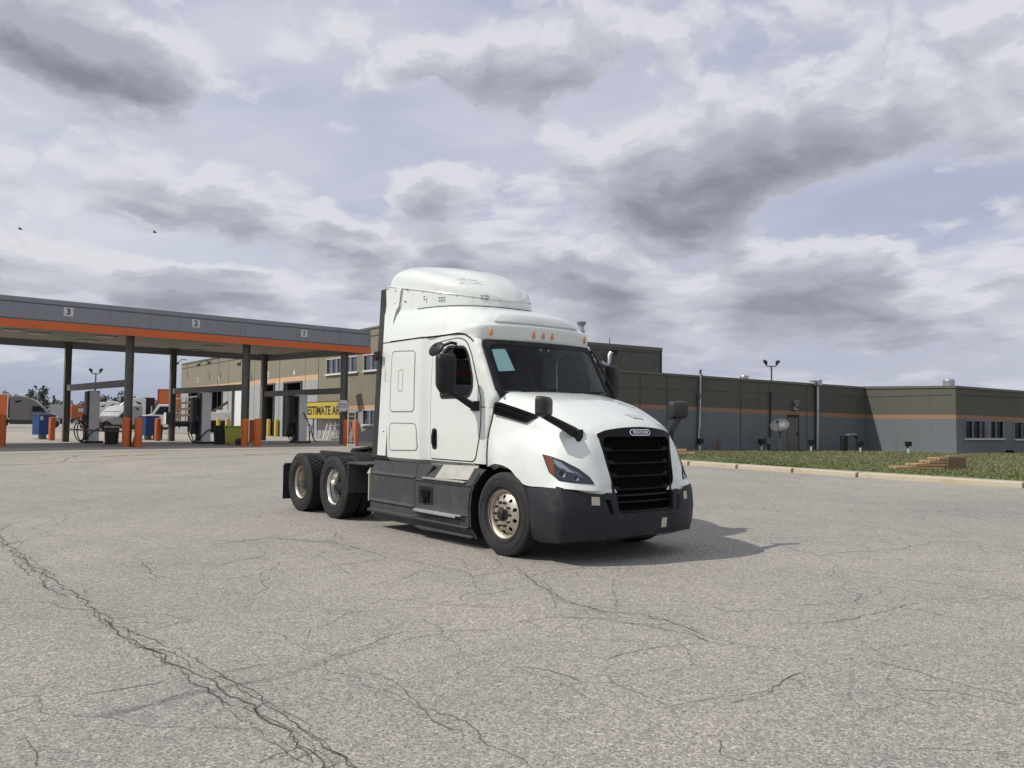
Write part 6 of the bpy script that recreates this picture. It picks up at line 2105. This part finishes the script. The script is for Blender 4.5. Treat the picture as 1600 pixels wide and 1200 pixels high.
WH = wheel_geo().mesh('far_wheel', M['rubber']); RIM = MB().lathe([(0, -.165), (.20, -.165), (.28, -.155), (.29, -.15)], n=20).mesh('far_rim', M['alloyd'])


def add_wheel(t, x, y, r=.5):
    o = bpy.data.objects.new('wheel', WH); COL.objects.link(o); o.parent = t; o.location = (x, y, r); o.scale = (r / .5, 1, r / .5)
    if y > 0:
        o.rotation_euler = (0, 0, math.pi)
    q_ = bpy.data.objects.new('rim', RIM); COL.objects.link(q_); q_.parent = o


def paint(name, c, rough=.4):
    return mat(name, c, rough, 0, .05, 1.5, coat=.3, dirt=((c[0] * .6, c[1] * .6, c[2] * .55), .3, 1.5))


def semi(pos, head, label, upper, lower, hs=1.0, roofline=None, skirt=None, win=True, xm=lambda x: x):
    t = thing('semi_truck', label, 'truck', pos, head, 'parked semi trucks in the background')
    z = lambda v: v * hs
    prof = roofline or [(0, .95), (0, 3.70), (.15, 3.86), (.9, 3.90), (1.7, 3.70), (2.35, 3.30), (2.80, 2.78), (3.38, 1.98), (4.2, 1.86), (5.2, 1.62), (5.68, 1.30), (5.74, .95)]
    rows = []
    for y, k_ in ((-1.22, .965), (-1.16, 1.0), (1.16, 1.0), (1.22, .965)):
        rows.append([(xm(2.4 + (x - 2.4) * (k_ if x > 2.4 else 1)), y * (1.0 if x < 3.3 else .93), z(.95 + (zz - .95) * k_)) for x, zz in prof])
    cab = MB().grid(rows)
    for r_ in (rows[0], rows[-1]):
        cab.add(r_, [tuple(range(len(r_)))])
    obj('cab_body', cab, upper, t, 40)
    X = lambda pl: [(xm(a), b) for a, b in pl]
    lowp = X([(0, .42), (4.25, .42), (4.30, .95), (0, .95)])
    obj('side_skirt', MB().prism(lowp, (0, -1.2, 0), (1, 0, 0), (0, 0, hs), (0, 2.4, 0)), skirt or M['plastic'], t, bevel=.03)
    obj('bumper', MB().prism(X([(5.35, .38), (5.80, .38), (5.84, .98), (5.35, .98)]), (0, -1.16, 0), (1, 0, 0), (0, 0, hs), (0, 2.32, 0)), lower, t, bevel=.06)
    obj('grille', MB().prism(X([(5.70, 1.0), (5.79, 1.0), (5.73, 1.35), (5.62, 1.45)]), (0, -.6, 0), (1, 0, 0), (0, 0, hs), (0, 1.2, 0)), M['chrome'], t)
    obj('fender', MB().prism(X([(4.25, .8), (4.3, 1.1), (4.6, 1.32), (5.2, 1.36), (5.65, 1.2), (5.75, .8)]), (0, -1.22, 0), (1, 0, 0), (0, 0, hs), (0, 2.44, 0)), lower, t, bevel=.05)
    for s in (-1, 1):
        sd_ = -s
        obj('side_window', MB().prism(X([(2.05, 1.98), (2.05, 2.62), (2.72, 2.66), (3.20, 2.02)]), (0, s * 1.205, 0), (1, 0, 0), (0, 0, hs), (0, s * .03, 0)), M['winglass'], t)
        obj('door_seam', MB().prism(X([(1.92, .98), (1.95, .98), (1.95, 2.7), (1.92, 2.7)]), (0, s * 1.215, 0), (1, 0, 0), (0, 0, hs), (0, s * .012, 0)), M['joint'], t)
        if win:
            obj('sleeper_window', MB().prism(X([(.42, 3.05), (.50, 3.25), (1.0, 3.42), (1.16, 3.40), (.75, 3.05)]), (0, s * 1.195, 0), (1, 0, 0), (0, 0, hs), (0, s * .03, 0)), M['winglass'], t)
        obj('mirror', MB().box((xm(3.05), s * 1.48, z(2.2)), (.12, .22, .6)).bar((xm(3.0), s * 1.2, z(2.0)), (xm(3.05), s * 1.48, z(2.1)), .06, .06), M['black'], t)
        obj('headlight', MB().box((xm(5.52), s * 1.0, z(1.14)), (.4, .30, .16)), M['lens'], t, bevel=.04)
        add_wheel(t, xm(4.95), s * 1.07); add_wheel(t, -.9, s * 1.05); add_wheel(t, -2.2, s * 1.05)
    if lower is not upper:
        obj('hood', MB().prism(X([(3.46, 1.2), (3.46, 2.16), (4.2, 2.07), (5.2, 1.84), (5.74, 1.46), (5.84, .95)]), (0, -1.10, 0), (1, 0, 0), (0, 0, hs), (0, 2.20, 0)), lower, t, bevel=.10)
    obj('windscreen', MB().prism(X([(2.72, 2.82), (3.40, 1.98), (3.43, 1.99), (2.76, 2.84)]), (0, -.98, 0), (1, 0, 0), (0, 0, hs), (0, 1.96, 0)), M['winglass'], t)
    obj('chassis', MB().box((-1.2, 0, .85), (3.6, .9, .25)).box((2.5, 0, .7), (5.5, .9, .2)), M['frame'], t)
    return t


def trailer(pos, head, label, side, L=14.0, Hh=4.05, front=None, edge=None, lower=1.15, rails=True):
    t = thing('box_trailer', label, 'trailer', pos, head, 'parked box trailers in the background')
    obj('box', MB().box((-L / 2, 0, (lower + Hh) / 2), (L, 2.5, Hh - lower)), side, t, bevel=.03)
    if front:
        obj('end_panel', MB().box((.012, 0, (lower + Hh) / 2), (.03, 2.42, Hh - lower - .08)), front, t)
    e = edge or M['galv']
    fr = MB()
    for s in (-1, 1):
        fr.box((-L / 2, s * 1.25, Hh - .06), (L, .04, .12)); fr.box((-L / 2, s * 1.25, lower + .06), (L, .04, .12))
        for x in (0, -L):
            fr.box((x - .03 if x == 0 else x + .03, s * 1.25, (lower + Hh) / 2), (.12, .05, Hh - lower))
    obj('corner_trim', fr, e, t)
    obj('underframe', MB().box((-L / 2, 0, lower - .12), (L * .95, 1.0, .22)), M['frame'], t)
    obj('landing_leg', MB().box((-2.8, -.8, .55), (.14, .14, 1.0)), M['frame'], t); obj('landing_leg', MB().box((-2.8, .8, .55), (.14, .14, 1.0)), M['frame'], t)
    for s in (-1, 1):
        add_wheel(t, -L + 1.5, s * 1.05); add_wheel(t, -L + 2.8, s * 1.05)
    return t


def fpos(u, v, Y):
    p = at(u, v, Y); return (p.x, p.y, .3)


gs = paint('silver_grey_truck_paint', (.155, .143, .135)); whp = paint('white_far_paint', (.70, .71, .70)); mar = paint('maroon_truck_paint', (.075, .028, .028)); gr2 = paint('warm_grey_truck_paint', (.17, .16, .155))
orp = paint('orange_trailer_paint', (.62, .14, .022), .5); orb = paint('bright_orange_panel', (.75, .17, .025), .5); lgp = paint('pale_grey_trailer_paint', (.36, .38, .39), .5); brn = paint('brown_orange_panel', (.33, .11, .045), .6)
HZ = R(0)
semi(fpos(16.5, 660, 101), R(24), 'grey high-roof semi truck coupled to an orange trailer at the left edge', gs, gs, xm=lambda x: x * 1.18 if x < 3.4 else 4.012 + (x - 3.4) * .45)
t = trailer(fpos(13.8, 660, 101), R(24), 'orange box trailer cut by the left edge, behind the grey semi truck', orp, 15.5, 4.12, edge=M['winframe'])
trailer(fpos(59.5, 650, 168), R(-60), 'brownish orange trailer end seen beyond the grey semi truck', orp, 12, 4.0, brn)
trailer(fpos(73, 650, 165), R(-60), 'white trailer end between the orange and the pale grey trailers', whp, 12, 3.9, mat('white_end_panel', (.74, .70, .64), .5))
trailer(fpos(88, 650, 160), R(-60), 'pale grey trailer end left of the far left canopy column', lgp, 12, 3.8, lgp)
trailer(fpos(105.5, 650, 188), R(-61), 'bright orange trailer end right of the far left canopy column', orb, 12, 4.15, orb)
t2 = trailer(fpos(121.5, 650, 180), R(-61), 'dark orange trailer end with a white notice, left of the left fuel dispenser', orp, 12, 4.0, paint('dark_orange_end', (.42, .10, .022), .5))
obj('notice', MB().box((.04, .55, 2.95), (.03, 1.0, .75)), M['plate'], t2)
trailer(fpos(281, 640, 98), R(20), 'orange container end high behind the rack truck, beside the workshop corner', paint('container_orange', (.66, .16, .03), .5), 2.4, 4.75, None, mat('red_brown_edge', (.22, .05, .035), .6), lower=2.4)
semi(fpos(166.5, 650, 128), R(24), 'white high-roof semi truck behind the left fuel dispenser, facing right', whp, whp, 1.02)
semi(fpos(153.5, 650, 134), R(24), 'white semi truck mostly hidden behind the left fuel dispenser', whp, whp, 1.0)
semi(fpos(206, 660, 84), R(256), 'maroon-nosed semi truck with a pale sloping cab, behind the black drum with the pale rim', paint('pale_cab_paint', (.42, .41, .40)), mar, .70, [(0, .95), (0, 3.55), (.15, 3.7), (.9, 3.72), (1.7, 3.62), (2.3, 3.35), (2.80, 2.78), (3.38, 2.12), (4.2, 2.02), (5.2, 1.78), (5.68, 1.40), (5.74, .95)], mar)
semi(fpos(226, 655, 96), R(208), 'white semi truck with a dark box behind its cab, between two orange bollards', whp, whp, .95)
p = fpos(229, 655, 98)
t = trailer((p[0] + .9, p[1], .3), R(24), 'black box trailer behind the white semi truck', M['binblack'], 3.6, 3.75, None, M['binblack'], lower=.9)

# service truck with a wooden rack
P_ = Vector(fpos(236, 665, 72))
t = thing('service_truck', 'white service truck with a wooden rack body, behind the middle blue bin', 'truck', P_, R(203))
sc = 1.0
# local x forward = towards the left of the picture
cabp = [(-1.75, .55), (-1.75, 2.42), (-1.55, 2.55), (-.55, 2.52), (-.05, 1.70), (.75, 1.52), (.98, 1.25), (1.0, .55)]
rows = []
for y, k_ in ((-1.0, .97), (-.92, 1.0), (.92, 1.0), (1.0, .97)):
    rows.append([(x, y, .55 + (zz - .55) * k_) for x, zz in cabp])
cm_ = MB().grid(rows)
for r_ in (rows[0], rows[-1]):
    cm_.add(r_, [tuple(range(len(r_)))])
obj('cab_body', cm_, whp, t, 40)
for s in (-1, 1):
    obj('side_window', MB().prism([(-1.45, 1.62), (-1.45, 2.35), (-.70, 2.35), (-.25, 1.66)], (0, s * .99, 0), (1, 0, 0), (0, 0, 1), (0, s * .03, 0)), M['winglass'], t)
    add_wheel(t, .35, s * .9, .45); add_wheel(t, -4.6, s * .95, .5)
obj('windscreen', MB().prism([(-.52, 2.48), (-.06, 1.72), (-.02, 1.74), (-.48, 2.50)], (0, -.85, 0), (1, 0, 0), (0, 0, 1), (0, 1.7, 0)), M['winglass'], t)
obj('exhaust_stack', MB().tube([(.0, -.8, 1.5), (.0, -.8, 2.4)], .06, 8), M['galv'], t)
obj('bed', MB().box((-4.1, 0, 1.0), (4.6, 2.2, .18)), M['frame'], t, bevel=.01)
for i in range(7):
    hx = -1.95 - i * .42; hh = 3.0 + .07 * i
    obj('rack_stake', MB().box((hx, 1.05, (1.05 + hh) / 2), (.10, .08, hh - 1.05)), M['wood'], t)
for z in (1.5, 2.05, 2.6):
    obj('rack_board', MB().bar((-1.85, 1.10, z), (-4.6, 1.10, z + .35), .05, .20), M['wood'], t)
obj('rack_board', MB().bar((-1.85, 1.10, 3.02), (-4.6, 1.10, 3.45), .06, .10), M['winframe'], t)
obj('boom', MB().bar((-4.2, .3, 1.4), (-6.4, .4, 2.9), .18, .22).bar((-5.2, .3, 1.2), (-5.6, .3, 2.3), .2, .2), M['woodend'], t)
obj('tool_body', MB().box((-5.7, 0, 1.55), (2.2, 2.1, .75)).box((-6.0, 0, 2.0), (1.2, 1.4, .25)), whp, t, bevel=.04)
obj('chassis', MB().box((-2.8, 0, .75), (7.6, .9, .3)).box((-6.2, 0, .75), (1.2, 1.6, .5)), M['frame'], t)
obj('outrigger', MB().tube([(-6.4, 1.0, 1.0), (-6.7, 1.1, .1)], .08, 8), M['yellowb'], t)

# ------------------------------------------------------------------ trees beyond the yard
M['bark'] = mat('bark', (.085, .065, .05), .9, 0, .2, 4)
LEAF = [mat('pine_needles', (.045, .075, .038), .8, 0, .25, 2), mat('pale_pine_needles', (.085, .11, .075), .8, 0, .25, 2)]
TWIG = mat('bare_twigs', (.070, .058, .054), .9, 0, .3, 2)


def pine(pos, h, r, label, seed, mi=0, slim=1.0):
    rt = random.Random(seed)
    t = thing('pine_tree', label, 'tree', pos, 0, 'pines beyond the truck yard')
    tb = MB().tube([(0, 0, 0), (.05, 0, h * .5), (0, .04, h * .97)], [.16, .11, .03], 8)
    cl = MB()
    for i in range(40):
        f = .30 + .70 * (i / 40) ** .9; z = h * f; rr = r * (1.1 - f) ** .75 * rt.uniform(.55, 1.15) * slim; a = rt.uniform(0, 6.28)
        e = Vector((math.cos(a) * rr, math.sin(a) * rr, z + rr * rt.uniform(.0, .45)))
        tb.tube([(0, 0, z - .1), e], [.035, .012], 4)
        for j in range(22):
            tq = rt.random() ** .6; c = Vector((0, 0, z)).lerp(e, tq) + Vector((rt.gauss(0, .17), rt.gauss(0, .17), rt.gauss(0, .12))) * (r / 1.6)
            s = rt.uniform(.09, .20) * r / 1.6; u_ = Vector((rt.gauss(0, 1), rt.gauss(0, 1), rt.gauss(0, .6))).normalized(); v_ = u_.orthogonal().normalized()
            cl.add([c - u_ * s, c + v_ * s * .45, c + u_ * s, c - v_ * s * .45], [(0, 1, 2, 3)])
    obj('trunk', tb, M['bark'], t); obj('crown', cl, LEAF[mi], t, smooth=False)


for k_, (u, vt, Y, r, lab, mi, sl_) in enumerate(((49.5, 611, 150, 1.75, 'shorter loose pine left of the lamp post beyond the trailers', 1, .9), (68.5, 607, 150, 2.1, 'taller loose pine right of the lamp post beyond the trailers', 0, .95), (84.5, 618, 165, 1.1, 'thin small pine above the pale grey trailer', 0, .8),
                                                  (159, 624, 180, 1.5, 'low dark pine directly right of the left fuel dispenser', 0, 1), (165, 621.5, 175, 1.5, 'pointed dark pine right of the left fuel dispenser', 0, 1), (179.5, 622, 170, 1.5, 'dark bushy pine left of the left near column', 0, 1.05))):
    top = at(u, vt, Y)
    pine((top.x, Y, .2), top.z - .2, r, lab, 40 + k_, mi, sl_)
# far wood: one band of bare trees that reads as a mass
fw_ = MB(); rf = random.Random(9)
for i in range(26000):
    u = rf.uniform(-260, 430); Y = rf.uniform(215, 260)
    hmax = 6.9 + 1.3 * math.sin(u * .045) + .9 * math.sin(u * .13 + 1) + .6 * math.sin(u * .31)
    x = at(u, 650, Y).x; z = .3 + (rf.random() ** .8) * hmax
    s = rf.uniform(.12, .34); a = Vector((rf.gauss(0, 1), rf.gauss(0, 1), rf.gauss(0, 1.2))).normalized(); b = a.orthogonal().normalized()
    c = Vector((x, Y, z)); fw_.add([c - a * s, c + b * s * .5, c + a * s, c - b * s * .5], [(0, 1, 2, 3)], 0 if rf.random() < .7 else 1)
for i in range(200):
    u = rf.uniform(-260, 430); Y = rf.uniform(215, 255); x = at(u, 650, Y).x
    fw_.tube([(x, Y, 0), (x + rf.uniform(-.4, .4), Y, rf.uniform(3.5, 6.5))], [.12, .04], 4)
o = obj('far_wood', fw_, [TWIG, LEAF[0]], smooth=False); tag(o, 'hazy grey-brown line of bare trees along the horizon behind the yard', 'wood', kind='stuff')
# two birds
for u, v, lab in ((32, 358, 'tiny dark bird flying at the far left'), (242, 363, 'tiny dark bird flying above the canopy number 2')):
    c = at(u, v, 60); bd = MB()
    bd.lathe([(0, -.16), (.04, -.10), (.055, 0), (.035, .10), (0, .17)], (0, 0, 0), (1, 0, 0), 8)
    for s in (-1, 1):
        bd.add([(.06, 0, .02), (-.06, 0, .02), (-.09, s * .16, .09), (-.05, s * .26, .05), (.03, s * .15, .10)], [(0, 1, 2, 3, 4)])
    o = obj('bird', bd, M['blackm']); o.location = c; tag(o, lab, 'bird', 'birds in the sky')
